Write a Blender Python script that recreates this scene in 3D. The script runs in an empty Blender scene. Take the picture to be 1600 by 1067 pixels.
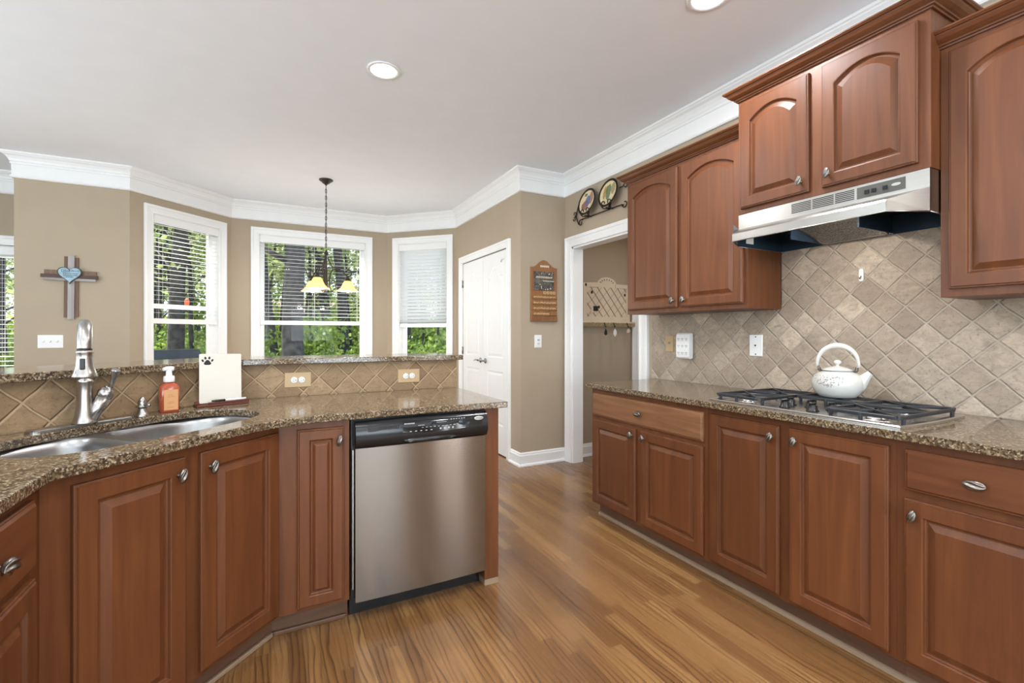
import bpy, bmesh, math, random
from mathutils import Vector, Matrix, noise

random.seed(7)
S2 = math.sqrt(0.5)
PI = math.pi
SC = bpy.context.scene
COL = SC.collection

# ------------------------------------------------------------------ camera, world, sun, exposure
cam_d = bpy.data.cameras.new('camera')
cam = bpy.data.objects.new('camera', cam_d)
COL.objects.link(cam)
SC.camera = cam
cam_d.sensor_width = 36.0
cam_d.lens = 728.1 / 1600 * 36.0
cam_d.shift_y = -11.75 / 1600
cam_d.clip_start = 0.05
cam_d.clip_end = 300
cam.location = (0, 0, 1.25)
cam.rotation_euler = (PI / 2, 0, -math.radians(27.31))

SC.view_settings.view_transform = 'Standard'
SC.view_settings.look = 'None'
SC.view_settings.exposure = -0.04
SC.view_settings.gamma = 1.0
SC.view_settings.use_curve_mapping = False
try:
    SC.cycles.use_denoising = True
    SC.cycles.max_bounces = 7
    SC.cycles.diffuse_bounces = 4
    SC.cycles.glossy_bounces = 3
    SC.cycles.transmission_bounces = 4
    SC.cycles.transparent_max_bounces = 16
    SC.cycles.sample_clamp_indirect = 6.0
    SC.cycles.caustics_reflective = False
    SC.cycles.caustics_refractive = False
except Exception:
    pass

world = bpy.data.worlds.new('sky')
SC.world = world
world.use_nodes = True
wn = world.node_tree
wn.nodes.clear()
wo = wn.nodes.new('ShaderNodeOutputWorld')
wb = wn.nodes.new('ShaderNodeBackground')
wtc = wn.nodes.new('ShaderNodeTexCoord')
wsep = wn.nodes.new('ShaderNodeSeparateXYZ')
wr = wn.nodes.new('ShaderNodeValToRGB')
wn.links.new(wtc.outputs['Generated'], wsep.inputs[0])
wn.links.new(wsep.outputs['Z'], wr.inputs[0])
wr.color_ramp.elements[0].position = 0.0
wr.color_ramp.elements[0].color = (0.86, 0.91, 0.97, 1)
wr.color_ramp.elements[1].position = 0.55
wr.color_ramp.elements[1].color = (0.50, 0.68, 0.95, 1)
wn.links.new(wr.outputs[0], wb.inputs['Color'])
wb.inputs['Strength'].default_value = 2.1
wn.links.new(wb.outputs[0], wo.inputs[0])

sun_d = bpy.data.lights.new('sun', 'SUN')
sun_d.energy = 21.0
sun_d.angle = math.radians(1.5)
sun_d.color = (1.0, 0.95, 0.86)
sun = bpy.data.objects.new('sun', sun_d)
COL.objects.link(sun)
sun.rotation_euler = Vector((0.42, -0.50, -1.0)).to_track_quat('-Z', 'Y').to_euler()

CEIL = 2.812

def area_light(name, loc, direction, sx, sy, power, color=(1, 1, 1), shape='RECTANGLE', parent=None, spread=PI):
    d = bpy.data.lights.new(name, 'AREA')
    d.shape = shape
    d.size = sx
    if shape in ('RECTANGLE', 'ELLIPSE'):
        d.size_y = sy
    d.energy = power
    d.color = color
    d.spread = spread
    o = bpy.data.objects.new(name, d)
    COL.objects.link(o)
    o.location = loc
    o.rotation_euler = Vector(direction).to_track_quat('-Z', 'Y').to_euler()
    if parent:
        o.parent = parent
    return o

# daylight stand-ins: fill lamps added at unseen rear and side windows
for wx in (-2.6, -0.7, 1.2):
    area_light('fill_light', (wx, -4.10, 1.40), (0, 1, 0.95), 1.25, 2.1, 88, (0.74, 0.885, 1.0))
for wy in (-1.97, -2.76):  # narrow lamps added for upright streaks in the dishwasher steel
    area_light('fill_light', (2.50, wy, 1.15), (-1, 0, 0.05), 0.13, 2.0, 24, (0.92, 0.96, 1.0))
for wy, pw in ((-1.2, 52), (1.2, 56), (3.4, 34)):
    area_light('fill_light', (-3.70, wy, 1.45), (1, 0, 0.95), 1.25, 2.0, pw, (0.74, 0.885, 1.0))

# ------------------------------------------------------------------ object helpers
def setp(o, label=None, cat=None, group=None, kind=None):
    if label: o['label'] = label
    if cat: o['category'] = cat
    if group: o['group'] = group
    if kind: o['kind'] = kind
    return o

def thing(name, loc=(0, 0, 0), rot=0, label=None, cat=None, group=None, kind=None):
    o = bpy.data.objects.new(name, None)
    o.empty_display_size = 0.1
    COL.objects.link(o)
    o.location = loc
    o.rotation_euler = (0, 0, math.radians(rot))
    return setp(o, label, cat, group, kind)

class MB:
    """collects geometry and links it as ONE mesh object"""
    def __init__(s):
        s.v = []; s.f = []; s.m = []; s.sm = []
    def add(s, vs, fs, mi=0, smooth=False):
        b = len(s.v)
        s.v += [tuple(v) for v in vs]
        for f in fs:
            s.f.append([i + b for i in f]); s.m.append(mi); s.sm.append(smooth)
        return s
    def box(s, x0, x1, y0, y1, z0, z1, mi=0):
        vs = [(x0,y0,z0),(x1,y0,z0),(x1,y1,z0),(x0,y1,z0),(x0,y0,z1),(x1,y0,z1),(x1,y1,z1),(x0,y1,z1)]
        return s.add(vs, [(0,3,2,1),(4,5,6,7),(0,1,5,4),(1,2,6,5),(2,3,7,6),(3,0,4,7)], mi)
    def xbox(s, M, sx, sy, sz, mi=0):
        vs = [M @ Vector((a*sx/2, b*sy/2, c*sz/2)) for c in (-1,1) for b in (-1,1) for a in (-1,1)]
        return s.add(vs, [(0,2,3,1),(4,5,7,6),(0,1,5,4),(1,3,7,5),(3,2,6,7),(2,0,4,6)], mi)
    def prism(s, poly, h0, h1, plane='xy', mi=0, smooth=False):
        n = len(poly)
        def P(a, b, h):
            return (a, b, h) if plane == 'xy' else ((a, h, b) if plane == 'xz' else (h, a, b))
        vs = [P(a, b, h0) for a, b in poly] + [P(a, b, h1) for a, b in poly]
        s.add(vs, [tuple(reversed(range(n))), tuple(range(n, 2*n))], mi)
        s.add(vs, [(i, (i+1) % n, n+(i+1) % n, n+i) for i in range(n)], mi, smooth)
        return s
    def rings(s, rs, closed=True, cap0=False, cap1=False, mi=0, smooth=True):
        n = len(rs[0]); vs = [p for r in rs for p in r]; fs = []
        for k in range(len(rs)-1):
            for i in range(n if closed else n-1):
                j = (i+1) % n
                fs.append((k*n+i, k*n+j, (k+1)*n+j, (k+1)*n+i))
        s.add(vs, fs, mi, smooth)
        if cap0: s.add(rs[0], [tuple(reversed(range(n)))], mi, False)
        if cap1: s.add(rs[-1], [tuple(range(n))], mi, False)
        return s
    def lathe(s, prof, c=(0,0,0), axis=(0,0,1), n=24, mi=0, smooth=True, cap=True):
        q = Vector((0,0,1)).rotation_difference(Vector(axis).normalized())
        c = Vector(c)
        rs = []
        for r, z in prof:
            rs.append([c + q @ Vector((max(r, 1e-5)*math.cos(2*PI*i/n), max(r, 1e-5)*math.sin(2*PI*i/n), z)) for i in range(n)])
        return s.rings(rs, True, cap, cap, mi, smooth)
    def tube(s, pts, r, n=8, mi=0, cap=True, closed=False, smooth=True):
        pts = [Vector(p) for p in pts]
        m = len(pts); rs = []
        up = None
        for k, p in enumerate(pts):
            if closed:
                t = (pts[(k+1) % m] - pts[k-1]).normalized()
            else:
                t = (pts[min(k+1, m-1)] - pts[max(k-1, 0)]).normalized()
            if up is None:
                up = Vector((0,0,1)) if abs(t.z) < 0.9 else Vector((1,0,0))
            a = (up - t*up.dot(t))
            if a.length < 1e-6: a = t.orthogonal()
            a.normalize(); up = a
            b = t.cross(a)
            rr = r[k] if isinstance(r, (list, tuple)) else r
            rs.append([p + (a*math.cos(2*PI*i/n) + b*math.sin(2*PI*i/n))*rr for i in range(n)])
        if closed: rs.append(rs[0])
        return s.rings(rs, True, cap and not closed, cap and not closed, mi, smooth)
    def ball(s, c, rx, ry=None, rz=None, n=16, m=10, mi=0):
        ry = ry or rx; rz = rz or rx
        c = Vector(c); rs = []
        for k in range(m+1):
            a = PI*k/m - PI/2
            ca, sa = max(math.cos(a), 1e-4), math.sin(a)
            rs.append([c + Vector((rx*ca*math.cos(2*PI*i/n), ry*ca*math.sin(2*PI*i/n), rz*sa)) for i in range(n)])
        return s.rings(rs, True, False, False, mi, True)
    def sweep(s, path, prof, fn, closed=False, mi=0, smooth=False, capends=True):
        """path in a plane (a,b); prof = [(offset to the left of the path, h)]; fn(a,b,h)->xyz"""
        m = len(path); rs = []
        for k in range(m):
            p = Vector(path[k]).to_2d()
            if closed or 0 < k < m-1:
                d0 = (p - Vector(path[k-1]).to_2d()).normalized()
                d1 = (Vector(path[(k+1) % m]).to_2d() - p).normalized()
            elif k == 0:
                d0 = d1 = (Vector(path[1]).to_2d() - p).normalized()
            else:
                d0 = d1 = (p - Vector(path[k-1]).to_2d()).normalized()
            n0 = Vector((-d0.y, d0.x)); n1 = Vector((-d1.y, d1.x))
            nn = (n0 + n1); nn.normalize()
            sc = 1/max(0.2, nn.dot(n0))
            rs.append([fn(p.x + nn.x*o*sc, p.y + nn.y*o*sc, h) for o, h in prof])
        if closed: rs.append(rs[0])
        s.rings(rs, True, capends and not closed, capends and not closed, mi, smooth)
        return s
    def quadleaf(s, c, d, w, l, rng):
        a = Vector((rng.gauss(0,1), rng.gauss(0,1), rng.gauss(0,1))).normalized()
        t = a.cross(d).normalized() if a.cross(d).length > 1e-3 else Vector((1,0,0))
        s.add([c - d*l*0.5, c + t*w*0.5, c + d*l*0.5, c - t*w*0.5], [(0,1,2,3)])
    def build(s, name, mat, parent=None, bevel=0, seg=2, fixn=True, loc=None):
        me = bpy.data.meshes.new(name)
        me.from_pydata(s.v, [], s.f)
        mats = mat if isinstance(mat, (list, tuple)) else [mat]
        for m_ in mats: me.materials.append(m_)
        me.polygons.foreach_set('material_index', s.m)
        me.polygons.foreach_set('use_smooth', s.sm)
        me.update()
        if fixn:
            bm = bmesh.new(); bm.from_mesh(me)
            bmesh.ops.remove_doubles(bm, verts=bm.verts, dist=1e-6)
            bmesh.ops.recalc_face_normals(bm, faces=bm.faces)
            bm.to_mesh(me); bm.free()
        o = bpy.data.objects.new(name, me)
        COL.objects.link(o)
        if parent: o.parent = parent
        if loc: o.location = loc
        if bevel:
            b = o.modifiers.new('bevel', 'BEVEL')
            b.width = bevel; b.segments = seg; b.limit_method = 'ANGLE'; b.angle_limit = math.radians(40)
        return o

def box(name, mat, parent, x0, x1, y0, y1, z0, z1, bevel=0):
    return MB().box(x0, x1, y0, y1, z0, z1).build(name, mat, parent, bevel)

def prism_hole(outer, holes, z0, z1):
    """flat slab with openings"""
    bm = bmesh.new()
    loops = []
    for lp in [outer] + holes:
        vs = [bm.verts.new((x, y, z1)) for x, y in lp]
        es = [bm.edges.new((vs[i], vs[(i+1) % len(vs)])) for i in range(len(vs))]
        loops.append((vs, es))
    r = bmesh.ops.triangle_fill(bm, use_beauty=True, use_dissolve=False, edges=[e for l in loops for e in l[1]])
    top = [f for f in bm.faces]
    ext = bmesh.ops.extrude_face_region(bm, geom=top)
    vs = [g for g in ext['geom'] if isinstance(g, bmesh.types.BMVert)]
    for v in vs: v.co.z = z0
    bmesh.ops.recalc_face_normals(bm, faces=bm.faces)
    mb = MB()
    bm.verts.index_update()
    mb.add([v.co[:] for v in bm.verts], [[v.index for v in f.verts] for f in bm.faces])
    bm.free()
    return mb

def text_mesh(name, body, size, mat, parent, M, extrude=0.0004, align='CENTER'):
    c = bpy.data.curves.new(name, 'FONT')
    c.body = body; c.size = size; c.extrude = extrude
    c.align_x = align; c.align_y = 'CENTER'
    t = bpy.data.objects.new(name, c)
    COL.objects.link(t)
    bpy.context.view_layer.update()
    me = bpy.data.meshes.new_from_object(t)
    bpy.data.objects.remove(t)
    me.transform(M)
    me.materials.clear(); me.materials.append(mat)
    o = bpy.data.objects.new(name, me)
    COL.objects.link(o)
    o.parent = parent
    return o

# text lying in the local xz plane, read from the -y side
def MXZ(x, y, z, tilt=0):
    return Matrix.Translation((x, y, z)) @ Matrix.Rotation(tilt, 4, 'Y') @ Matrix.Rotation(PI/2, 4, 'X')

# ------------------------------------------------------------------ materials
class NT:
    def __init__(s, name):
        s.mat = bpy.data.materials.new(name)
        s.mat.use_nodes = True
        s.t = s.mat.node_tree
        s.b = s.t.nodes['Principled BSDF']
        s.out = s.t.nodes['Material Output']
    def n(s, typ, **kw):
        nd = s.t.nodes.new('ShaderNode' + typ)
        for k, v in kw.items(): setattr(nd, k, v)
        return nd
    def l(s, a, b): s.t.links.new(a, b)
    def math(s, op, a, b=None, c=None):
        nd = s.n('Math', operation=op)
        for i, x in enumerate((a, b, c)):
            if x is None: continue
            if isinstance(x, (int, float)): nd.inputs[i].default_value = x
            else: s.l(x, nd.inputs[i])
        return nd.outputs[0]
    def mix(s, fac, a, b, mode='MIX'):
        nd = s.n('MixRGB', blend_type=mode)
        for i, x in enumerate((fac, a, b)):
            if isinstance(x, (int, float)): nd.inputs[i].default_value = x
            elif isinstance(x, (tuple, list)): nd.inputs[i].default_value = (x[0], x[1], x[2], 1)
            else: s.l(x, nd.inputs[i])
        return nd.outputs[0]
    def ramp(s, fac, stops, interp='LINEAR'):
        nd = s.n('ValToRGB')
        cr = nd.color_ramp; cr.interpolation = interp
        while len(cr.elements) < len(stops): cr.elements.new(0.5)
        for e, (p, c) in zip(cr.elements, stops):
            e.position = p
            e.color = (c[0], c[1], c[2], 1) if isinstance(c, (tuple, list)) else (c, c, c, 1)
        s.l(fac, nd.inputs[0])
        return nd.outputs[0]
    def noise(s, vec, scale, detail=2, rough=0.5, dist=0.0):
        nd = s.n('TexNoise')
        nd.inputs['Scale'].default_value = scale
        nd.inputs['Detail'].default_value = detail
        nd.inputs['Roughness'].default_value = rough
        nd.inputs['Distortion'].default_value = dist
        if vec is not None: s.l(vec, nd.inputs['Vector'])
        return nd.outputs['Fac']
    def mapping(s, vec, scale=(1,1,1), rot=(0,0,0), loc=(0,0,0)):
        nd = s.n('Mapping')
        nd.inputs['Scale'].default_value = scale
        nd.inputs['Rotation'].default_value = rot
        nd.inputs['Location'].default_value = loc
        s.l(vec, nd.inputs['Vector'])
        return nd.outputs[0]
    def obj(s): return s.n('TexCoord').outputs['Object']
    def bump(s, h, strength=0.3, dist=0.01):
        nd = s.n('Bump')
        nd.inputs['Strength'].default_value = strength
        nd.inputs['Distance'].default_value = dist
        s.l(h, nd.inputs['Height'])
        s.l(nd.outputs[0], s.b.inputs['Normal'])
    def set(s, **kw):
        for k, v in kw.items():
            k = k.replace('_', ' ')
            i = s.b.inputs[k]
            if isinstance(v, (tuple, list)) and len(v) == 3: v = (*v, 1)
            if isinstance(v, (int, float, tuple)): i.default_value = v
            else: s.l(v, i)
        return s

def sr(r, g, b):
    f = lambda c: (c/255/12.92) if c/255 <= 0.04045 else ((c/255+0.055)/1.055)**2.4
    return (f(r), f(g), f(b))

def plain(name, col, rough=0.5, metal=0.0, mott=0.04, scale=6, coat=0.0, **kw):
    m = NT(name)
    v = m.obj()
    f = m.noise(v, scale, 3)
    lo = tuple(c*(1-mott) for c in col); hi = tuple(min(1, c*(1+mott)) for c in col)
    m.set(Base_Color=m.ramp(f, [(0.3, lo), (0.7, hi)]), Roughness=rough, Metallic=metal)
    if coat: m.set(Coat_Weight=coat, Coat_Roughness=0.08)
    m.set(**kw)
    return m.mat

def emit(name, col, strength):
    m = NT(name)
    m.set(Base_Color=col, Emission_Color=col, Emission_Strength=strength, Roughness=0.4)
    return m.mat

WALLC = sr(176, 160, 138)
M_wall = plain('wall_paint', WALLC, 0.75, mott=0.015)
M_ceil = plain('ceiling_paint', sr(245, 248, 253), 0.85, mott=0.01)
M_trim = plain('white_trim_paint', sr(244, 244, 243), 0.35, mott=0.01)
M_white = plain('white_plastic', sr(238, 238, 236), 0.35, mott=0.01)
M_almond = plain('almond_plastic', sr(186, 158, 118), 0.4, mott=0.02)
M_black = plain('black_plastic', (0.012, 0.012, 0.013), 0.22, mott=0.1)
M_dark = plain('dark_recess', (0.01, 0.01, 0.01), 0.6)
M_iron = plain('wrought_iron', (0.022, 0.019, 0.016), 0.45, metal=0.6, mott=0.2, scale=30)
M_castiron = plain('grate_cast_iron', (0.02, 0.022, 0.026), 0.42, mott=0.2, scale=60)
M_pewter = plain('antique_pewter', (0.24, 0.22, 0.195), 0.33, metal=1.0, mott=0.3, scale=120)
M_nickel = plain('brushed_nickel', (0.42, 0.40, 0.375), 0.27, metal=1.0, mott=0.05, scale=40)
M_enamel = plain('white_enamel', sr(218, 215, 208), 0.12, mott=0.01, coat=0.6)
M_bronze = plain('bronze', (0.06, 0.05, 0.04), 0.4, metal=0.7, mott=0.2, scale=50)

def wood_cherry(name, axis='z', base=(0.182, 0.062, 0.021), dark=(0.092, 0.028, 0.010), rough=0.42):
    m = NT(name)
    v = m.obj()
    oi = m.n('ObjectInfo')
    off = m.n('VectorMath', operation='SCALE'); m.l(oi.outputs['Random'], off.inputs['Scale']); off.inputs[0].default_value = (7.3, 3.1, 5.7)
    av = m.n('VectorMath', operation='ADD'); m.l(v, av.inputs[0]); m.l(off.outputs[0], av.inputs[1])
    sc = {'z': (14, 14, 1.1), 'x': (1.1, 14, 14)}[axis]
    p = m.mapping(av.outputs[0], sc)
    n1 = m.noise(p, 1.4, 4, 0.55, 1.2)
    sc2 = {'z': (160, 160, 3), 'x': (3, 160, 160)}[axis]
    n2 = m.noise(m.mapping(av.outputs[0], sc2), 1.0, 2, 0.5)
    n3 = m.noise(av.outputs[0], 2.2, 2)
    c = m.ramp(n1, [(0.28, dark), (0.52, tuple((a+b)/2 for a, b in zip(base, dark))), (0.72, base)])
    c = m.mix(m.math('MULTIPLY', n2, 0.30), c, tuple(x*0.55 for x in dark), 'MIX')
    c = m.mix(m.math('MULTIPLY', n3, 0.45), c, tuple(min(1, x*1.12) for x in base))
    hv = m.n('HueSaturation'); m.l(c, hv.inputs['Color'])
    m.l(m.math('MULTIPLY_ADD', oi.outputs['Random'], 0.20, 0.90), hv.inputs['Value'])
    m.set(Base_Color=hv.outputs[0], Roughness=rough, Coat_Weight=0.08, Coat_Roughness=0.30, Specular_IOR_Level=0.38)
    m.bump(n2, 0.03, 0.002)
    return m.mat
M_cab = wood_cherry('cherry_wood')
M_cabh = wood_cherry('cherry_wood_lengthwise', 'x')
M_cabtoe = wood_cherry('worn_cherry_wood', 'x', (0.20, 0.105, 0.06), (0.09, 0.045, 0.028), 0.45)
M_hick = wood_cherry('rustic_cherry_wood', 'x', (0.36, 0.175, 0.08), (0.13, 0.045, 0.02))
M_mahog = wood_cherry('mahogany_wood', 'x', (0.16, 0.035, 0.015), (0.06, 0.012, 0.006), 0.3)
M_pine = wood_cherry('knotty_pine', 'z', (0.34, 0.16, 0.065), (0.19, 0.075, 0.03), 0.5)
M_shoe = wood_cherry('pale_shoe_moulding', 'x', (0.42, 0.30, 0.20), (0.25, 0.16, 0.10), 0.5)

def floor_mat():
    m = NT('oak_strip_floor')
    v = m.obj()
    sp = m.n('SeparateXYZ'); m.l(v, sp.inputs[0])
    W = 0.057
    xi = m.math('FLOOR', m.math('DIVIDE', sp.outputs['X'], W))
    wn1 = m.n('TexWhiteNoise', noise_dimensions='1D'); m.l(xi, wn1.inputs['W'])
    yo = m.math('ADD', m.math('DIVIDE', sp.outputs['Y'], 0.95), m.math('MULTIPLY', wn1.outputs['Value'], 17.3))
    yi = m.math('FLOOR', yo)
    cb = m.n('CombineXYZ'); m.l(xi, cb.inputs[0]); m.l(yi, cb.inputs[1])
    wn2 = m.n('TexWhiteNoise', noise_dimensions='3D'); m.l(cb.outputs[0], wn2.inputs['Vector'])
    rnd = wn2.outputs['Value']
    # grain: stretched along the board, shifted per board
    sh = m.n('VectorMath', operation='SCALE'); m.l(wn2.outputs['Color'], sh.inputs[0]); sh.inputs['Scale'].default_value = 9.0
    av = m.n('VectorMath', operation='ADD'); m.l(v, av.inputs[0]); m.l(sh.outputs[0], av.inputs[1])
    p = m.mapping(av.outputs[0], (7.5, 1.3, 1))
    w = m.n('TexWave', wave_type='BANDS', bands_direction='X', wave_profile='SAW')
    w.inputs['Scale'].default_value = 1.9; w.inputs['Distortion'].default_value = 9.0
    w.inputs['Detail'].default_value = 2.0; w.inputs['Detail Scale'].default_value = 0.9; w.inputs['Detail Roughness'].default_value = 0.5
    m.l(p, w.inputs['Vector'])
    fine = m.noise(m.mapping(av.outputs[0], (230, 5, 1)), 1.0, 3, 0.6)
    big = m.noise(m.mapping(av.outputs[0], (6, 0.8, 1)), 1.5, 2)
    base = m.ramp(rnd, [(0.0, sr(116, 80, 46)), (0.35, sr(138, 98, 58)), (0.7, sr(150, 110, 66)), (1.0, sr(164, 124, 78))])
    g = m.ramp(w.outputs['Fac'], [(0.0, 0.0), (0.45, 0.05), (0.70, 0.40), (0.90, 1.0), (1.0, 0.3)])
    gm = m.math('MULTIPLY', g, m.ramp(big, [(0.36, 0.30), (0.55, 1.0)]))
    c = m.mix(m.math('MULTIPLY', gm, 0.80), base, sr(62, 38, 22))
    c = m.mix(m.math('MULTIPLY', m.ramp(fine, [(0.45, 0.0), (0.75, 1.0)]), 0.45), c, sr(112, 76, 44))
    # joints
    fx = m.math('ABSOLUTE', m.math('SUBTRACT', m.math('FRACT', m.math('DIVIDE', sp.outputs['X'], W)), 0.5))
    fy = m.math('ABSOLUTE', m.math('SUBTRACT', m.math('FRACT', yo), 0.5))
    j = m.math('MAXIMUM', m.math('GREATER_THAN', fx, 0.489), m.math('GREATER_THAN', fy, 0.4990))
    c = m.mix(m.math('MULTIPLY', j, 0.55), c, sr(70, 42, 24))
    m.set(Base_Color=c, Roughness=m.math('MULTIPLY_ADD', g, 0.12, 0.24), Coat_Weight=0.15, Coat_Roughness=0.15)
    m.bump(m.math('SUBTRACT', m.math('MULTIPLY', g, -0.4), j), 0.12, 0.002)
    return m.mat
M_floor = floor_mat()

def granite():
    m = NT('speckled_granite')
    v = m.obj()
    vo = m.n('TexVoronoi'); vo.inputs['Scale'].default_value = 165; m.l(v, vo.inputs['Vector'])
    vo2 = m.n('TexVoronoi'); vo2.inputs['Scale'].default_value = 210; m.l(v, vo2.inputs['Vector'])
    s1 = m.n('SeparateColor'); m.l(vo.outputs['Color'], s1.inputs[0])
    s2 = m.n('SeparateColor'); m.l(vo2.outputs['Color'], s2.inputs[0])
    n1 = m.noise(v, 85, 4, 0.7)
    n2 = m.noise(v, 9, 3)
    base = m.ramp(s1.outputs[0], [(0.0, sr(66, 54, 42)), (0.3, sr(104, 87, 66)), (0.6, sr(134, 114, 88)), (0.85, sr(152, 134, 108)), (1.0, sr(96, 86, 74))])
    dk = m.math('MULTIPLY', m.ramp(n1, [(0.44, 0.0), (0.52, 1.0)]), m.ramp(s2.outputs[1], [(0.30, 0.0), (0.42, 1.0)]))
    c = m.mix(m.math('MULTIPLY', dk, 0.85), base, sr(34, 27, 22))
    c = m.mix(m.math('MULTIPLY', m.ramp(s2.outputs[2], [(0.86, 0.0), (0.92, 1.0)]), 0.6), c, sr(205, 190, 165))
    c = m.mix(m.math('MULTIPLY', n2, 0.3), c, sr(120, 96, 68))
    m.set(Base_Color=c, Roughness=0.11, Specular_IOR_Level=0.5)
    return m.mat
M_granite = granite()

def travertine(name, ca, cb_, cc, grout, size=0.108, bump=1.0, dark=0.0, off=(0.0, 0.0)):
    m = NT(name)
    v = m.obj()
    sp = m.n('SeparateXYZ'); m.l(v, sp.inputs[0])
    nd = m.noise(v, 14, 3)
    wob = m.math('MULTIPLY', m.math('SUBTRACT', nd, 0.5), 0.010)
    x = m.math('ADD', sp.outputs['X'], off[0]); z = m.math('ADD', sp.outputs['Z'], off[1])
    a = m.math('DIVIDE', m.math('ADD', m.math('MULTIPLY', m.math('ADD', x, z), S2), wob), size)
    b = m.math('DIVIDE', m.math('ADD', m.math('MULTIPLY', m.math('SUBTRACT', z, x), S2), wob), size)
    cb = m.n('CombineXYZ'); m.l(m.math('FLOOR', a), cb.inputs[0]); m.l(m.math('FLOOR', b), cb.inputs[1])
    wn_ = m.n('TexWhiteNoise', noise_dimensions='3D'); m.l(cb.outputs[0], wn_.inputs['Vector'])
    ea = m.math('ABSOLUTE', m.math('SUBTRACT', m.math('FRACT', a), 0.5))
    eb = m.math('ABSOLUTE', m.math('SUBTRACT', m.math('FRACT', b), 0.5))
    e = m.math('SMOOTH_MAX', ea, eb, 0.05)
    gm = m.ramp(e, [(0.468, 0.0), (0.486, 1.0)])
    sh = m.n('VectorMath', operation='SCALE'); m.l(wn_.outputs['Color'], sh.inputs[0]); sh.inputs['Scale'].default_value = 5.0
    av = m.n('VectorMath', operation='ADD'); m.l(v, av.inputs[0]); m.l(sh.outputs[0], av.inputs[1])
    n1 = m.noise(m.mapping(av.outputs[0], (1, 1, 1.6)), 22, 5, 0.65, 0.6)
    n2 = m.noise(av.outputs[0], 90, 4, 0.7)
    tile = m.ramp(wn_.outputs['Value'], [(0.0, cc), (0.08, ca), (0.45, ca), (0.8, cb_), (0.97, tuple(min(1, q*1.1) for q in cb_)), (1.0, tuple(min(1, q*1.3) for q in cb_))])
    c = m.mix(m.ramp(n1, [(0.35, 0.0), (0.7, 0.65)]), tile, tuple(q*0.60 for q in ca))
    c = m.mix(m.ramp(n2, [(0.56, 0.0), (0.70, 0.6)]), c, tuple(q*0.4 for q in cc))
    c = m.mix(gm, c, grout)
    h = m.math('SUBTRACT', m.math('MULTIPLY_ADD', n1, 0.45, m.math('MULTIPLY', n2, 0.40)), m.ramp(e, [(0.44, 0.0), (0.485, 1.0)]))
    m.set(Base_Color=c, Roughness=0.62)
    m.bump(h, bump, 0.004)
    return m.mat
M_tile = travertine('travertine_tile', sr(172, 154, 135), sr(192, 175, 155), sr(148, 130, 113), sr(182, 170, 154))
M_tile_bar = travertine('golden_travertine_tile', sr(152, 124, 92), sr(172, 144, 110), sr(132, 102, 74), sr(182, 156, 124), size=0.110)

def brushed(name, col=(0.60, 0.58, 0.55), rough=0.28, aniso=0.75, axis='x', rot=0.0):
    m = NT(name)
    v = m.obj()
    sc = {'x': (2, 2, 900), 'z': (900, 2, 2), 'y': (900, 900, 2)}[axis]
    n1 = m.noise(m.mapping(v, sc), 1.0, 2)
    tg = m.n('Tangent', direction_type='RADIAL', axis='Z')
    m.l(tg.outputs[0], m.b.inputs['Tangent'])
    m.set(Base_Color=m.ramp(n1, [(0.3, tuple(c*0.9 for c in col)), (0.7, col)]), Metallic=1.0, Roughness=rough,
          Anisotropic=aniso, Anisotropic_Rotation=rot)
    return m.mat
M_steel = plain('sink_steel', (0.36, 0.36, 0.355), 0.33, metal=1.0, mott=0.04, scale=50)
M_tray = plain('cooktop_steel', (0.66, 0.64, 0.61), 0.24, metal=1.0, mott=0.03, scale=30)
M_hood = brushed('hood_steel', (0.60, 0.58, 0.54), 0.28, 0.6, 'x', 0.25)
M_dwsteel = brushed('dishwasher_steel', (0.29, 0.25, 0.215), 0.20, 0.85, 'x', 0.25)

def glass_mat(name, tint=(1, 1, 1), gloss=0.12):
    m = NT(name)
    m.t.nodes.remove(m.b)
    tr = m.n('BsdfTransparent'); tr.inputs[0].default_value = (*tint, 1)
    gl = m.n('BsdfGlossy'); gl.inputs['Roughness'].default_value = 0.02
    fr = m.n('Fresnel'); fr.inputs[0].default_value = 1.45
    mx = m.n('MixShader')
    m.l(m.math('MULTIPLY', fr.outputs[0], gloss / 0.12 * 0.15), mx.inputs[0])
    m.l(tr.outputs[0], mx.inputs[1]); m.l(gl.outputs[0], mx.inputs[2])
    m.l(mx.outputs[0], m.out.inputs[0])
    return m.mat
M_glass = glass_mat('window_glass', (0.96, 0.98, 0.97))

def translucent(name, col, mixv=0.4, rough=0.5):
    m = NT(name)
    tl = m.n('BsdfTranslucent'); tl.inputs[0].default_value = (*col, 1)
    mx = m.n('MixShader'); mx.inputs[0].default_value = mixv
    m.set(Base_Color=col, Roughness=rough)
    m.l(m.b.outputs[0], mx.inputs[1]); m.l(tl.outputs[0], mx.inputs[2])
    m.l(mx.outputs[0], m.out.inputs[0])
    return m.mat
M_slat = translucent('white_blind_slat', sr(244, 244, 244), 0.6)

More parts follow.
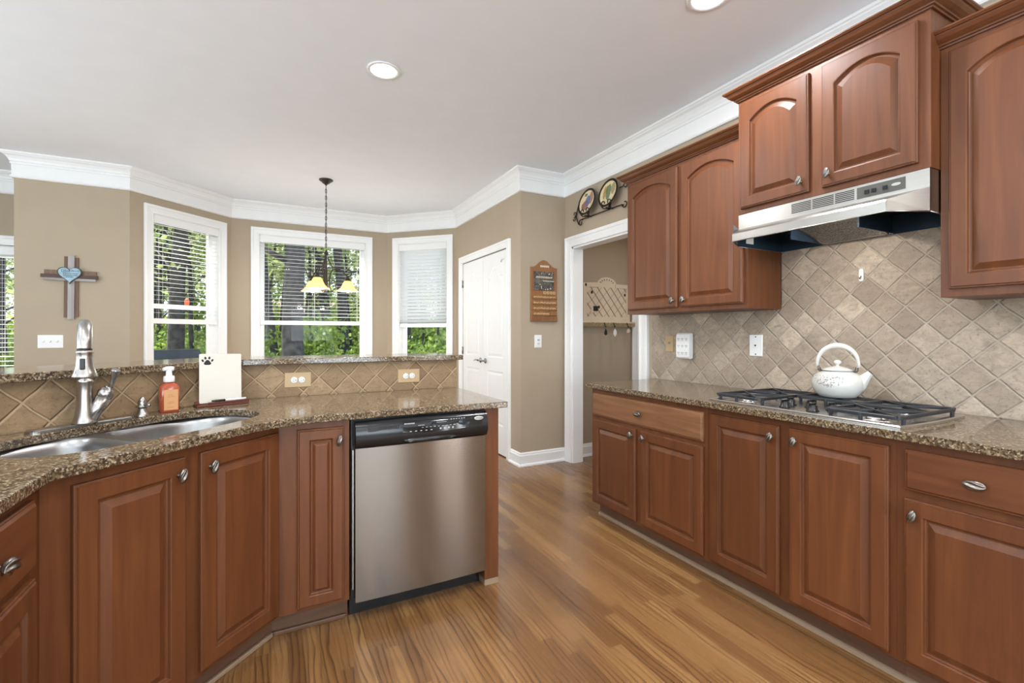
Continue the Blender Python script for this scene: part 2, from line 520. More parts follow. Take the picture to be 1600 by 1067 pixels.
def leafmat(name, a, b, c):
    m = NT(name)
    v = m.obj()
    wn_ = m.noise(v, 2.3, 3)
    w2 = m.n('TexVoronoi'); w2.inputs['Scale'].default_value = 14; m.l(v, w2.inputs['Vector'])
    sc = m.n('SeparateColor'); m.l(w2.outputs['Color'], sc.inputs[0])
    col = m.mix(m.ramp(wn_, [(0.35, 0.0), (0.65, 1.0)]), a, b)
    col = m.mix(m.math('MULTIPLY', sc.outputs[0], 0.6), col, c)
    tl = m.n('BsdfTranslucent'); m.l(col, tl.inputs[0])
    mx = m.n('MixShader'); mx.inputs[0].default_value = 0.45
    m.set(Base_Color=col, Roughness=0.6)
    m.l(m.b.outputs[0], mx.inputs[1]); m.l(tl.outputs[0], mx.inputs[2])
    m.l(mx.outputs[0], m.out.inputs[0])
    return m.mat
M_leaf = leafmat('spring_leaves', (0.18, 0.26, 0.08), (0.42, 0.46, 0.17), (0.12, 0.17, 0.07))
M_leaf2 = leafmat('bush_leaves', (0.20, 0.31, 0.06), (0.44, 0.52, 0.12), (0.09, 0.16, 0.04))
M_bark = plain('tree_bark', (0.06, 0.055, 0.055), 0.9, mott=0.5, scale=9)
M_ground = plain('leaf_litter_ground', (0.22, 0.20, 0.11), 0.95, mott=0.5, scale=1.5)

# ================================================================== THE ROOM
WT = 0.15
def wall(name, loc, rot, u0, u1, z1=CEIL, holes=(), z0=0.0, th=WT, ea=0.0, eb=0.0, mat=None):
    """wall in local (u along, y into the wall); ea/eb widen the ends on the far side for angled joints"""
    t = MB()
    us = sorted({u0, u1} | {h[0] for h in holes} | {h[1] for h in holes})
    def outer(u):
        if u == u0: return u - ea
        if u == u1: return u + eb
        return u
    def cell(a, b, c, d):
        t.prism([(a, 0), (b, 0), (outer(b), th), (outer(a), th)], c, d)
    for a, b in zip(us[:-1], us[1:]):
        hs = [h for h in holes if h[0] <= a + 1e-6 and h[1] >= b - 1e-6]
        if not hs: cell(a, b, z0, z1)
        else:
            h = hs[0]
            if h[2] > z0: cell(a, b, z0, h[2])
            if h[3] < z1: cell(a, b, h[3], z1)
    o = t.build(name, mat or M_wall)
    o.location = loc; o.rotation_euler = (0, 0, math.radians(rot))
    o['kind'] = 'structure'
    return o

t225 = math.tan(math.radians(22.5))*WT
fl = MB().prism([(-4.05, -4.45), (3.65, -4.45), (3.65, 4.05), (2.92, 4.05), (2.92, 5.75), (2.22, 5.75), (1.44, 6.45), (-0.48, 6.45), (-1.29, 5.66), (-1.83, 5.66), (-1.83, 6.36), (-4.05, 6.36)], -0.05, 0.0).build('floor', M_floor); fl['kind'] = 'structure'
ce = MB().prism([(-4.05, -4.45), (3.65, -4.45), (3.65, 4.05), (2.92, 4.05), (2.92, 5.75), (2.22, 5.75), (1.44, 6.45), (-0.48, 6.45), (-1.29, 5.66), (-1.83, 5.66), (-1.83, 6.36), (-4.05, 6.36)], CEIL, CEIL+0.06).build('ceiling', M_ceil); ce['kind'] = 'structure'

# right wall X = 2.59 (faces -X): local x = -Y
OP = (2.81, 3.745, 2.09)        # hall opening
wall('wall_right', (2.59, 0, 0), -90, -3.99, 4.30, holes=[(-OP[1], -OP[0], -1, OP[2]), (1.88, 2.06, 0.12, 2.18), (2.67, 2.85, 0.12, 2.18)], th=0.115)
wall('wall_pantry_front', (2.09, 3.87, 0), 0, 0.0, 0.50, th=0.12)
DRH = 2.112
wall('wall_pantry_side', (2.09, 0, 0), -90, -5.591, -3.99, holes=[(-5.37, -4.15, -1, DRH)], th=0.12, ea=0.02)
# bay
WZ0, WZ1 = 0.62, 2.432
LU0, LU1 = (-1.034+5.685)*S2, (-0.527+6.192)*S2
LY = 6.719*S2
wall('wall_bay_left', (-LY*S2, LY*S2, 0), 45, (-1.183+5.536)*S2, (-0.414+6.305)*S2, holes=[(LU0, LU1, WZ0, WZ1)], eb=t225, ea=-t225)
wall('wall_bay_centre', (0, 6.305, 0), 0, -0.414, 1.377, holes=[(-0.129, 1.095, WZ0, WZ1)], ea=t225, eb=t225)
RY = 7.682*S2
RU = lambda x, y: (x - y)*S2
wall('wall_bay_right', (RY*S2, RY*S2, 0), -45, RU(1.377, 6.305), RU(2.09, 5.591), holes=[(RU(1.501, 6.181), RU(1.999, 5.683), WZ0, WZ1)], ea=t225, eb=0)
wall('wall_cross', (0, 5.536, 0), 0, -1.971, -1.183, th=0.12, eb=-0.05)
wall('wall_cross_end', (-1.971, 0, 0), -90, -6.215, -5.656, th=0.14)
wall('wall_closet_back', (2.80, 0, 0), -90, -5.75, -3.99, th=0.1)
wall('wall_closet_end', (0, 5.62, 0), 0, 2.21, 2.80, th=0.1)
wall('wall_back', (0, 6.215, 0), 0, -3.9, -1.83, holes=[(-3.05, -2.10, -1, 2.104)], th=WT)
# the open-plan room beside and behind the camera
wall('wall_left', (-3.9, 0, 0), 90, -4.3, 6.36, holes=[(wy-0.66, wy+0.66, 0.4, 2.5) for wy in (-1.2, 1.2, 3.4)])
wall('wall_rear', (0, -4.3, 0), 180, -2.74, 4.05, holes=[(-wx-0.66, -wx+0.66, 0.25, 2.45) for wx in (1.2, -0.7, -2.6)])
# hall beyond the opening
wall('wall_hall_far', (0, 3.90, 0), 0, 2.705, 3.62, th=0.09)
wall('wall_hall_right', (3.49, 0, 0), -90, -3.90, -2.10, th=0.12)
wall('wall_hall_near', (0, 2.22, 0), 180, -3.49, -2.705, th=0.12)

# mouldings -----------------------------------------------------------
crown_prof = [(0.0, 2.595), (0.016, 2.597), (0.022, 2.606), (0.020, 2.616), (0.012, 2.622), (0.012, 2.630), (0.013, 2.712),
              (0.020, 2.716), (0.022, 2.726), (0.016, 2.731), (0.024, 2.738), (0.030, 2.755), (0.043, 2.775), (0.060, 2.786), (0.064, 2.793), (0.072, 2.797), (0.074, 2.811), (0.0, 2.811)]
P3 = lambda a, b, h: (a, b, h)
def room_path():
    return [(2.59, -4.25), (2.59, 3.87), (2.09, 3.87), (2.09, 5.591), (1.377, 6.305), (-0.414, 6.305), (-1.183, 5.536),
            (-1.971, 5.536), (-1.971, 6.215), (-3.9, 6.215), (-3.9, -4.25)]
o = MB().sweep(room_path(), crown_prof, P3).build('trim_1', M_trim); o['kind'] = 'structure'
base_prof = [(0.0, 0.0), (0.030, 0.0), (0.030, 0.010), (0.024, 0.020), (0.016, 0.024), (0.016, 0.098), (0.011, 0.108), (0.010, 0.118), (0.004, 0.126), (0.0, 0.128)]
def baseb(name, path):
    o = MB().sweep(path, base_prof, P3).build(name, M_trim); o['kind'] = 'structure'; return o
baseb('baseboard_pantry', [(2.59, 3.84), (2.59, 3.87), (2.09, 3.87), (2.09, 4.066)])
baseb('baseboard_bay', [(2.09, 5.455), (2.09, 5.591), (1.377, 6.305), (-0.414, 6.305), (-1.183, 5.536), (-1.971, 5.536), (-1.971, 6.215), (-2.0, 6.215)])
baseb('baseboard_hall', [(3.49, 3.90), (2.72, 3.90)])

case_prof = [(0.0, 0.0), (0.0, 0.012), (0.004, 0.016), (0.018, 0.016), (0.022, 0.013), (0.055, 0.019), (0.060, 0.024), (0.068, 0.026), (0.080, 0.026), (0.084, 0.022), (0.084, 0.0)]
def casing(t, u0, u1, z0, z1, rect=False, w=0.084):
    """casing round an opening, in local xz, standing proud towards -y; path runs so that 'left' is outward"""
    s = w/0.084
    pr = [(o*s, h) for o, h in case_prof]
    fn = lambda a, b, h: (a, -h, b)
    if rect: t.sweep([(u0, z0), (u0, z1), (u1, z1), (u1, z0)], pr, fn, closed=True)
    else: t.sweep([(u0, z0), (u0, z1), (u1, z1), (u1, z0)], pr, fn)
    return t
# hall opening: casing, jamb lining
cz = thing('door_1', (2.59, 0, 0), -90, kind='structure')
casing(MB(), -OP[1], -OP[0], 0, OP[2], w=0.10).build('casing', M_trim, cz)
j = MB(); j.box(-OP[1]-0.001, -OP[1]+0.016, 0.001, 0.116, 0, OP[2]); j.box(-OP[0]-0.016, -OP[0]+0.001, 0.001, 0.116, 0, OP[2])
j.box(-OP[1], -OP[0], 0.001, 0.116, OP[2]-0.016, OP[2]+0.001)
j.build('jamb', M_trim, cz)
# door frame and white door on the right wall of the hall
hd = thing('door_4', (3.49, 0, 0), -90, kind='structure')
casing(MB(), -3.80, -2.98, 0, 2.06, w=0.085).build('casing', M_trim, hd)
MB().box(-3.80, -2.98, -0.008, 0.0, 0.005, 2.06).build('door_slab', M_trim, hd)

# windows -------------------------------------------------------------
def window(name, loc, rot, u0, u1, z0, z1, meeting=None, rec=0.085):
    w = thing(name, loc, rot, kind='structure')
    casing(MB(), u0, u1, z0, z1, rect=True, w=0.086).build('casing', M_trim, w)
    j = MB(); e = 0.006
    j.box(u0-0.001, u0+e, 0, 0.17, z0, z1); j.box(u1-e, u1+0.001, 0, 0.17, z0, z1)
    j.box(u0, u1, 0, 0.17, z1-e, z1+0.001); j.box(u0, u1, 0, 0.17, z0-0.001, z0+e)
    j.build('jamb', M_trim, w)
    s = MB(); a, b = rec, rec+0.045; st = min(0.052, (u1-u0)*0.2)
    s.box(u0+e, u0+st, a, b, z0, z1); s.box(u1-st, u1-e, a, b, z0, z1)
    s.box(u0+st, u1-st, a, b, z1-st, z1); s.box(u0+st, u1-st, a, b, z0, z0+0.06)
    if meeting: s.box(u0+st, u1-st, a-0.004, b, meeting-0.02, meeting+0.022)
    s.build('sash', M_trim, w, 0.003)
    MB().box(u0+0.03, u1-0.03, b-0.012, b-0.008, z0+0.03, z1-0.03).build('glass', M_glass, w)
    return w
window('window_1', (-LY*S2, LY*S2, 0), 45, LU0, LU1, WZ0, WZ1, meeting=1.53)
window('window_2', (0, 6.305, 0), 0, -0.129, 1.095, WZ0, WZ1)
RL = (RY*S2, RY*S2, 0)
window('window_3', RL, -45, RU(1.501, 6.181), RU(1.999, 5.683), WZ0, WZ1)
# daylight windows, unseen and added for the fill lamps, behind and beside the camera
for i, wy in enumerate((-1.2, 1.2, 3.4)):
    window('window_%d' % (4+i), (-3.9, 0, 0), 90, wy-0.66, wy+0.66, 0.4, 2.5)
for i, wx in enumerate((1.2, -0.7, -2.6)):
    window('window_%d' % (7+i), (0, -4.3, 0), 180, -wx-0.66, -wx+0.66, 0.25, 2.45)

for i, wy in enumerate((1.97, 2.76)):  # narrow unseen windows added around the streak lamps
    window('window_%d' % (10+i), (2.59, 0, 0), -90, wy-0.09, wy+0.09, 0.12, 2.18)
# glass door in the far-left wall, behind the cross wall
gd = thing('door_2', (0, 6.215, 0), 0, kind='structure')
casing(MB(), -3.05, -2.10, 0, 2.104, w=0.09).build('casing', M_trim, gd)
s = MB(); s.box(-3.05, -2.94, 0.03, 0.075, 0.005, 2.104); s.box(-2.21, -2.10, 0.03, 0.075, 0.005, 2.104)
s.box(-2.94, -2.21, 0.03, 0.075, 1.99, 2.104); s.box(-2.94, -2.21, 0.03, 0.075, 0.005, 0.25)
s.build('door_frame', M_trim, gd, 0.003)
MB().box(-2.95, -2.20, 0.05, 0.056, 0.24, 2.0).build('glass', M_glass, gd)

# blinds --------------------------------------------------------------
def blind(loc, rot, u0, u1, ztop, zbot, tilt, label, y=0.035, pitch=0.044, val=0.085, stack=0, depth=0.050):
    b = thing('window_blind', loc, rot, label, 'blind')
    ya = y
    v = MB(); v.box(u0+0.008, u1-0.008, ya-0.040, ya-0.030, ztop-val, ztop-0.008)
    v.box(u0+0.008, u0+0.014, ya-0.030, ya+0.02, ztop-val, ztop-0.008); v.box(u1-0.014, u1-0.008, ya-0.030, ya+0.02, ztop-val, ztop-0.008)
    v.build('valance', M_trim, b, 0.002)
    sl = MB(); z = ztop-val-0.004
    while z > zbot+0.065:
        M = Matrix.Translation(((u0+u1)/2, ya, z)) @ Matrix.Rotation(tilt, 4, 'X')
        sl.xbox(M, (u1-u0)-0.026, depth, 0.0022); z -= pitch
    for k in range(stack):
        M = Matrix.Translation(((u0+u1)/2, ya, zbot+0.056+k*0.006))
        sl.xbox(M, (u1-u0)-0.026, depth, 0.003)
    sl.build('slats', M_slat, b)
    MB().box(u0+0.010, u1-0.010, ya-0.028, ya+0.028, zbot, zbot+0.050).build('bottom_rail', M_trim, b, 0.004)
    nl = 2 if u1-u0 < 0.9 else 3
    for k in range(nl):
        u = u0+0.10+(u1-u0-0.20)*k/(nl-1)
        for yy in (ya-0.027, ya+0.027):
            MB().tube([(u, yy, zbot+0.04), (u, yy, ztop-val)], 0.0012, 4).build('ladder_cord', M_white, b)
    return b
blind((-LY*S2, LY*S2, 0), 45, LU0, LU1, WZ1, 1.355, math.radians(4), 'white slatted blind half lowered in the left angled bay window')
blind((0, 6.305, 0), 0, -0.129, 1.095, WZ1, 1.362, math.radians(6), 'wide white slatted blind with open slats behind the hanging lamp')
blind(RL, -45, RU(1.501, 6.181), RU(1.999, 5.683), WZ1, 1.338, math.radians(-46), 'narrow white blind with its slats tilted shut, beside the pantry doors', stack=3)
blind((0, 6.215, 0), 0, -2.97, -2.18, 2.09, 0.32, math.radians(4), 'white slatted blind hanging on the glass door at the far left', y=-0.012)

# double pantry doors -------------------------------------------------
pd = thing('door_3', (2.09, 0, 0), -90, kind='structure')
casing(MB(), -5.37, -4.15, 0, DRH, w=0.078).build('casing', M_trim, pd)
def arch_ring(x0, x1, z0, z1, rise, y, n=12, kind='round'):
    pts = [(x0, y, z0), (x1, y, z0), (x1, y, z1-rise)]
    for k in range(1, n):
        t = k/n; s_ = abs(2*t-1)
        if kind == 'round': d = rise*s_*s_
        else: d = rise*(0.5-0.5*math.cos(PI*min(1, max(0, (s_-0.12)/0.70)))) if s_ < 0.82 else rise
        pts.append((x1+(x0-x1)*t, y, z1-d))
    pts.append((x0, y, z1-rise))
    return pts
def moulded_door(x0, x1, hingeside):
    d = MB()
    panels = [(0.30, 0.86, 0.0), (1.00, 1.96, 0.10)]
    m_ = 0.105
    # slab with frames raised round recessed panels
    zs = [0.012, 0.30, 0.86, 1.00, 1.96, DRH-0.008]
    F, Bk = 0.006, 0.042
    d.box(x0, x1, F+0.006, Bk, zs[0], zs[-1])
    d.box(x0, x0+m_, F, F+0.006, zs[0], zs[-1]); d.box(x1-m_, x1, F, F+0.006, zs[0], zs[-1])
    for a, b in ((zs[0], zs[1]), (zs[2], zs[3]), (zs[4], zs[5])): d.box(x0+m_, x1-m_, F, F+0.006, a, b)
    for a, b, rise in panels:
        r = [arch_ring(x0+m_, x1-m_, a, b, rise, F+0.0001, 24, 'ogee'), arch_ring(x0+m_+0.014, x1-m_-0.014, a+0.014, b-0.014, rise, F+0.0045, 24, 'ogee'),
             arch_ring(x0+m_+0.020, x1-m_-0.020, a+0.020, b-0.020, rise, F+0.0045, 24, 'ogee'), arch_ring(x0+m_+0.042, x1-m_-0.042, a+0.042, b-0.042, rise, F+0.0005, 24, 'ogee')]
        d.rings(r, True, False, True, 0, False)
        if rise:
            t_ = r[0]; top = [p for p in t_[2:]]
            n_ = len(top)
            vs = top + [(p[0], p[1], b+0.0) for p in top]
            d.add(vs, [(i, i+1, n_+i+1, n_+i) for i in range(n_-1)])
    return d
for (x0, x1, hs) in ((-5.368, -4.762, 0), (-4.758, -4.152, 1)):
    dd = moulded_door(x0, x1, hs).build('door_leaf', M_trim, pd)
    hg = MB()
    hx = x0+0.002 if hs == 0 else x1-0.002
    for z in (0.36, 1.05, 1.86):
        hg.tube([(hx, -0.004, z-0.045), (hx, -0.004, z+0.045)], 0.007, 8)
        hg.box(hx-0.012, hx+0.012, 0.002, 0.006, z-0.044, z+0.044)
    hg.build('hinge', M_nickel, dd)
    kx = x1-0.065 if hs == 0 else x0+0.065
    k = MB()
    k.lathe([(0.030, 0), (0.030, 0.006), (0.012, 0.010), (0.010, 0.030), (0.012, 0.036)], (kx, 0.006, 0.955), (0, -1, 0), 20)
    sgn = -1 if hs == 0 else 1
    k.tube([(kx, -0.032, 0.955), (kx+sgn*0.03, -0.036, 0.960), (kx+sgn*0.07, -0.036, 0.957), (kx+sgn*0.105, -0.033, 0.948)], [0.010, 0.008, 0.007, 0.006], 8)
    k.build('lever_handle', M_nickel, dd)
hk = MB()
hk.tube([(-4.165, -0.03, 2.0), (-4.19, -0.045, 1.99), (-4.20, -0.045, 1.97)], 0.004, 6)
hk.build('door_stop', M_nickel, pd)

# recessed ceiling lights --------------------------------------------
def can_light(x, y, label, power, group=None):
    c = thing('recessed_light', (x, y, CEIL), 0, label, 'ceiling light', group)
    MB().lathe([(0.074, -0.001), (0.094, -0.001), (0.096, -0.004), (0.092, -0.008), (0.076, -0.007), (0.074, -0.001)], n=40, cap=False).build('trim_ring', M_trim, c)
    MB().lathe([(0.0, -0.004), (0.075, -0.004), (0.075, -0.001), (0.0, -0.001)], n=32).build('lens', M_lens, c)
    l = area_light('lamp_light', (0, 0, -0.012), (0, 0, -1), 0.14, 0.14, power, (0.97, 0.97, 1.0), 'DISK', c)
    return c
M_lens = emit('lit_lens', (1.0, 0.97, 0.92), 6.0)
can_light(0.590, 2.80, 'round recessed ceiling light in the middle of the ceiling, nearer the hanging lamp', 24)
can_light(1.80, 1.50, 'round recessed ceiling light cut by the top edge above the range', 20)
for x, y in ((1.80, -0.4), (0.35, 0.6), (-0.9, 0.9), (0.35, -1.6), (-2.2, -1.2), (-2.3, 1.6)):  # extra ceiling lamps out of view, added to brighten the room
    can_light(x, y, 'unseen recessed ceiling light added overhead behind the camera', 16, 'added ceiling lights behind the camera')

# ================================================================== CABINETS
def door_mesh(x0, x1, z0, z1, rise=0.0, fw=0.057, bev=0.030, y0=0.0):
    n = 20 if rise else 2
    R = lambda i, y, r=0.0: arch_ring(x0+i, x1-i, z0+i, z1-i, r, y0+y, n)
    t = MB()
    rs = [R(0, 0), R(0, -0.013), R(0.003, -0.0155), R(0.006, -0.0155), R(0.009, -0.020), R(fw-0.006, -0.020, rise), R(fw-0.003, -0.0185, rise),
          R(fw, -0.0105, rise), R(fw+0.003, -0.0080, rise), R(fw+0.008, -0.0080, rise), R(fw+bev-0.003, -0.0170, rise), R(fw+bev, -0.0185, rise), R(fw+bev+0.001, -0.0185, rise)]
    t.rings(rs, True, True, True, 0, False)
    return t
def slab_mesh(x0, x1, z0, z1):
    R = lambda i, y: arch_ring(x0+i, x1-i, z0+i, z1-i, 0, y, 2)
    t = MB()
    t.rings([R(0, 0), R(0, -0.012), R(0.003, -0.0145), R(0.006, -0.0145), R(0.012, -0.020)], True, True, True, 0, False)
    return t
def knob_mesh(x, z, y=-0.020, ang=0.0, big=1.0):
    """oval twisted knob: long axis in the xz plane, at ang from vertical"""
    t = MB()
    t.lathe([(0.0075, 0), (0.0075, 0.002), (0.004, 0.004), (0.0036, 0.014), (0.006, 0.018)], (x, y, z), (0, -1, 0), 12)
    L, W = 0.0235*big, 0.0105*big
    ax = Vector((math.sin(ang), 0, math.cos(ang))); bx = Vector((math.cos(ang), 0, -math.sin(ang)))
    c = Vector((x, y-0.021, z)); rs = []
    m, n = 16, 30
    for k in range(m+1):
        s_ = -1 + 2*k/m
        r = max(0.02, math.sqrt(max(0, 1-s_*s_)))**1.15
        ring = []
        for i in range(n):
            ph = 2*PI*i/n
            g = 1+0.28*math.cos(5*ph + s_*3.6)
            ring.append(c + ax*(s_*L) + (bx*math.cos(ph) + Vector((0, -1, 0))*math.sin(ph)*0.85)*(W*r*g))
        rs.append(ring)
    t.rings(rs, True, True, True, 0, True)
    return t
def add_door(par, x0, x1, z0, z1, knob=None, rise=0.0, fw=0.057, bev=0.030, mat=None, ang=0.25):
    d = door_mesh(x0, x1, z0, z1, rise, fw, bev).build('door', mat or M_cab, par)
    if knob: knob_mesh(knob[0], knob[1], ang=ang).build('knob', M_pewter, d)
    return d
def add_drawer(par, x0, x1, z0, z1, knob=True, mat=None):
    d = slab_mesh(x0, x1, z0, z1).build('drawer', mat or M_cabh, par)
    if knob: knob_mesh((x0+x1)/2, (z0+z1)/2, ang=PI/2-0.05, big=1.25).build('knob', M_pewter, d)
    return d

CT = 0.884   # underside of the worktops
def base_body(par, w, depth=0.625, toe=0.068, openings=()):
    b = MB(); b.box(0, w, 0, depth-0.004, 0.100, CT-0.001)
    o = b.build('cabinet_body', M_cab, par, 0.001)
    MB().box(0.0, w, toe, depth-0.02, 0.0, 0.0995).build('toe_kick', M_cabtoe, par)
    q = [(toe-0.0165, 0.0), (toe-0.0005, 0.0), (toe-0.0005, 0.019)]
    q += [(toe-0.0005-0.016*math.sin(a), 0.019*math.cos(a)) for a in [i*PI/12 for i in range(1, 6)]]
    MB().prism(q, 0.0, w, 'yz').build('shoe_moulding', M_shoe, par)
    return o

# --- right run (front faces -X); frame front X = 1.965
FX = 1.965
u = thing('base_cabinet', (FX, 2.600, 0), -90, 'cherry base cabinet at the hall end, wide drawer over two raised-panel doors', 'cabinet')
W_ = 0.955
base_body(u, W_)
yy = lambda Y: 2.600 - Y
add_drawer(u, 0.024, yy(1.661), 0.700, 0.852, mat=M_hick)
add_door(u, 0.024, yy(2.155), 0.118, 0.675, (yy(2.155)-0.030, 0.635))
add_door(u, yy(2.113), yy(1.661), 0.118, 0.675, (yy(2.113)+0.030, 0.635))
u = thing('base_cabinet', (FX, 1.6449, 0), -90, 'cherry base cabinet under the gas cooktop with two full-height doors', 'cabinet')
yy = lambda Y: 1.6449 - Y
base_body(u, 0.805)
add_door(u, yy(1.622), yy(1.261), 0.118, 0.852, (yy(1.261)-0.030, 0.800))
add_door(u, yy(1.219), yy(0.859), 0.118, 0.852, (yy(1.219)+0.030, 0.800))
u = thing('base_cabinet', (FX, 0.8398, 0), -90, 'cherry base cabinet at the right edge of the photo, drawer over one door', 'cabinet')
yy = lambda Y: 0.8398 - Y
base_body(u, 0.440)
add_drawer(u, yy(0.813), yy(0.435), 0.712, 0.852)
add_door(u, yy(0.813), yy(0.435), 0.118, 0.682, (yy(0.813)+0.030, 0.630))

# --- upper cabinets; frame fronts X = 2.287 and 2.21
UD = 0.285
def cab_crown(t, w, h0, d, left=True, right=True, P=0.058, H=0.050):
    pr = [(0.0, 0.0), (0.008, 0.0), (0.010, 0.006), (0.016, 0.008), (0.018, 0.013), (0.026, 0.018), (0.036, 0.026), (0.043, 0.036), (0.046, 0.042), (0.052, 0.043), (0.055, 0.047), (P, 0.050), (P, 0.056), (0.0, 0.056)]
    path = []
    if right: path += [(w, d)]
    path += [(w, 0.0), (0.0, 0.0)]
    if left: path += [(0.0, d)]
    # left of the path must be outward
    path = path[::-1]
    pr2 = [(-o, h) for o, h in pr]
    fn = lambda a, b, h: (a, b, h0+h)
    t.sweep(path, pr2, fn)
    return t
def upper_body(par, w, z0, z1, d, rail=0.03):
    MB().box(0, w, 0, d, z0, z1).build('cabinet_body', M_cab, par, 0.001)
u = thing('wall_cabinet', (2.287, 2.608, 0), -90, 'cherry wall cabinet with two arched doors, hung beside the hall opening', 'cabinet')
W_ = 2.608-1.651
upper_body(u, W_, 1.390, 2.335, UD)
yy = lambda Y: 2.608 - Y
add_door(u, 0.018, yy(2.133), 1.418, 2.308, (yy(2.133)-0.030, 1.462), rise=0.048)
add_door(u, yy(2.105), yy(1.672), 1.418, 2.308, (yy(2.105)+0.030, 1.462), rise=0.048)
cab_crown(MB(), W_, 2.330, UD, right=False).build('crown_moulding', M_cabh, u)
u = thing('wall_cabinet', (2.210, 1.6505, 0), -90, 'cherry wall cabinet with two arched doors, mounted higher above the range hood', 'cabinet')
yy = lambda Y: 1.6505 - Y
W_ = 1.6505-0.8365
upper_body(u, W_, 1.880, 2.480, UD+0.077)
add_door(u, yy(1.630), yy(1.279), 1.906, 2.452, (yy(1.279)-0.032, 1.960), rise=0.048)
add_door(u, yy(1.222), yy(0.872), 1.906, 2.452, (yy(1.222)+0.032, 1.960), rise=0.048)
cab_crown(MB(), W_, 2.478, UD+0.077).build('crown_moulding', M_cabh, u)
u = thing('wall_cabinet', (2.287, 0.836, 0), -90, 'cherry wall cabinet with one arched door at the top right edge of the photo', 'cabinet')
upper_body(u, 0.42, 1.390, 2.345, UD)
add_door(u, 0.028, 0.395, 1.420, 2.318, (0.365, 1.462), rise=0.048)
cab_crown(MB(), 0.42, 2.340, UD, left=True, right=False).build('crown_moulding', M_cabh, u)

# --- right worktop
def granite_slab(name, outer, z0, z1, label, cat='worktop', holes=[], par=None):
    o = prism_hole(outer, holes, z0, z1).build(name, M_granite, par, 0.004, 3)
    return setp(o, label, cat)
granite_slab('granite_worktop', [(2.579, 0.40), (2.579, 2.625), (1.922, 2.625), (1.922, 0.40)], CT, 0.914,
             'brown speckled granite worktop along the right wall, under the cooktop')
# tile behind it
def tile_panel(loc, rot, poly, th, mat, name, label):
    t = MB().prism(poly, -th, -0.0005, 'xz').build(name, mat)
    t.location = loc; t.rotation_euler = (0, 0, math.radians(rot))
    return setp(t, label, 'backsplash')
tile_panel((2.59, 0, 0), -90, [(-2.672, 0.9145), (-0.40, 0.9145), (-0.40, 1.389), (-0.8355, 1.389), (-0.8355, 1.705), (-0.838, 1.879), (-1.648, 1.879), (-1.651, 1.705), (-1.651, 1.389), (-2.672, 1.389)],
           0.010, M_tile, 'tile_backsplash', 'pale tumbled travertine backsplash set diagonally behind the cooktop')

# --- left side: face frame line runs left run -> diagonal -> dishwasher run
DF = 2.09*S2            # y of the diagonal frame front in the 45-degree frame
C1u = (0.025+2.115)*S2   # corner towards the dishwasher run
C0u = (-0.515+1.575)*S2  # corner towards the left run
u = thing('sink_cabinet', (-DF*S2, DF*S2, 0), 45, 'diagonal cherry sink base cabinet with two doors under the double sink', 'cabinet')
b = MB(); b.box(C0u, C1u, 0.0, 0.020, 0.100, CT-0.001)
b.box(C0u+0.02, C1u-0.02, 0.02, 0.56, 0.100, 0.118)
b.build('cabinet_body', M_cab, u)
t_ = math.tan(PI/8)
MB().prism([(C0u-0.060*t_, 0.060), (C1u+0.060*t_, 0.060), (C1u+0.075*t_, 0.075), (C0u-0.075*t_, 0.075)], 0.0, 0.0995).build('toe_kick', M_cabtoe, u)
MB().prism([(C0u-0.044*t_, 0.044), (C1u+0.044*t_, 0.044), (C1u+0.0595*t_, 0.0595), (C0u-0.0595*t_, 0.0595)], 0.0, 0.018).build('shoe_moulding', M_shoe, u, 0.004)
c_ = C1u
add_door(u, c_-0.700, c_-0.396, 0.118, 0.852, (c_-0.396-0.028, 0.800))
add_door(u, c_-0.345, c_-0.012, 0.118, 0.852, (c_-0.345+0.030, 0.800))
# narrow cabinet beside the dishwasher
u = thing('base_cabinet', (0.0, 2.115, 0), 0, 'narrow cherry base cabinet with one slim door, left of the dishwasher', 'cabinet')
b = MB(); b.box(0.0255, 0.300, 0, 0.020, 0.100, CT-0.001); b.box(0.0255, 0.300, 0.020, 0.640, 0.100, 0.640); b.box(0.284, 0.300, 0.020, 0.640, 0.640, CT-0.006)
b.build('cabinet_body', M_cab, u, 0.001)
MB().prism([(0.0255-0.060*t_, 0.0600), (0.300, 0.060), (0.300, 0.075), (0.0255-0.075*t_, 0.075)], 0.0, 0.0995).build('toe_kick', M_cabtoe, u)
MB().prism([(0.0255-0.044*t_, 0.044), (0.292, 0.044), (0.292, 0.0595), (0.0255-0.0595*t_, 0.0595)], 0.0, 0.018).build('shoe_moulding', M_cabtoe, u, 0.004)
add_door(u, 0.094, 0.277, 0.118, 0.855, (0.277-0.021, 0.800), fw=0.050, bev=0.020)
# end panel of the peninsula
u = thing('end_panel', (0.940, 2.115, 0), 0, 'plain cherry end panel at the right end of the peninsula, past the dishwasher', 'panel')
box('panel_board', M_cab, u, 0.0, 0.075, 0.0, 0.655, 0.030, CT-0.001, 0.001)
box('foot_block', M_shoe, u, 0.0, 0.075, 0.0, 0.655, 0.0, 0.0295, 0.002)
# left run
u = thing('base_cabinet', (-0.515, 0.0, 0), 90, 'cherry base cabinet at the lower left edge with a drawer above its door', 'cabinet')
b = MB(); b.prism([(1.574, 0), (1.574, 0.02), (0.98, 0.60), (0.98, 0)], 0.100, CT-0.001); b.build('cabinet_body', M_cab, u)
MB().prism([(1.574+0.060*t_, 0.060), (0.98, 0.060), (0.98, 0.075), (1.574+0.060*t_, 0.075)], 0.0, 0.0995).build('toe_kick', M_cabtoe, u)
add_drawer(u, 1.130, 1.511, 0.693, 0.855, knob=True)
add_door(u, 1.130, 1.511, 0.118, 0.668, (1.160, 0.625))

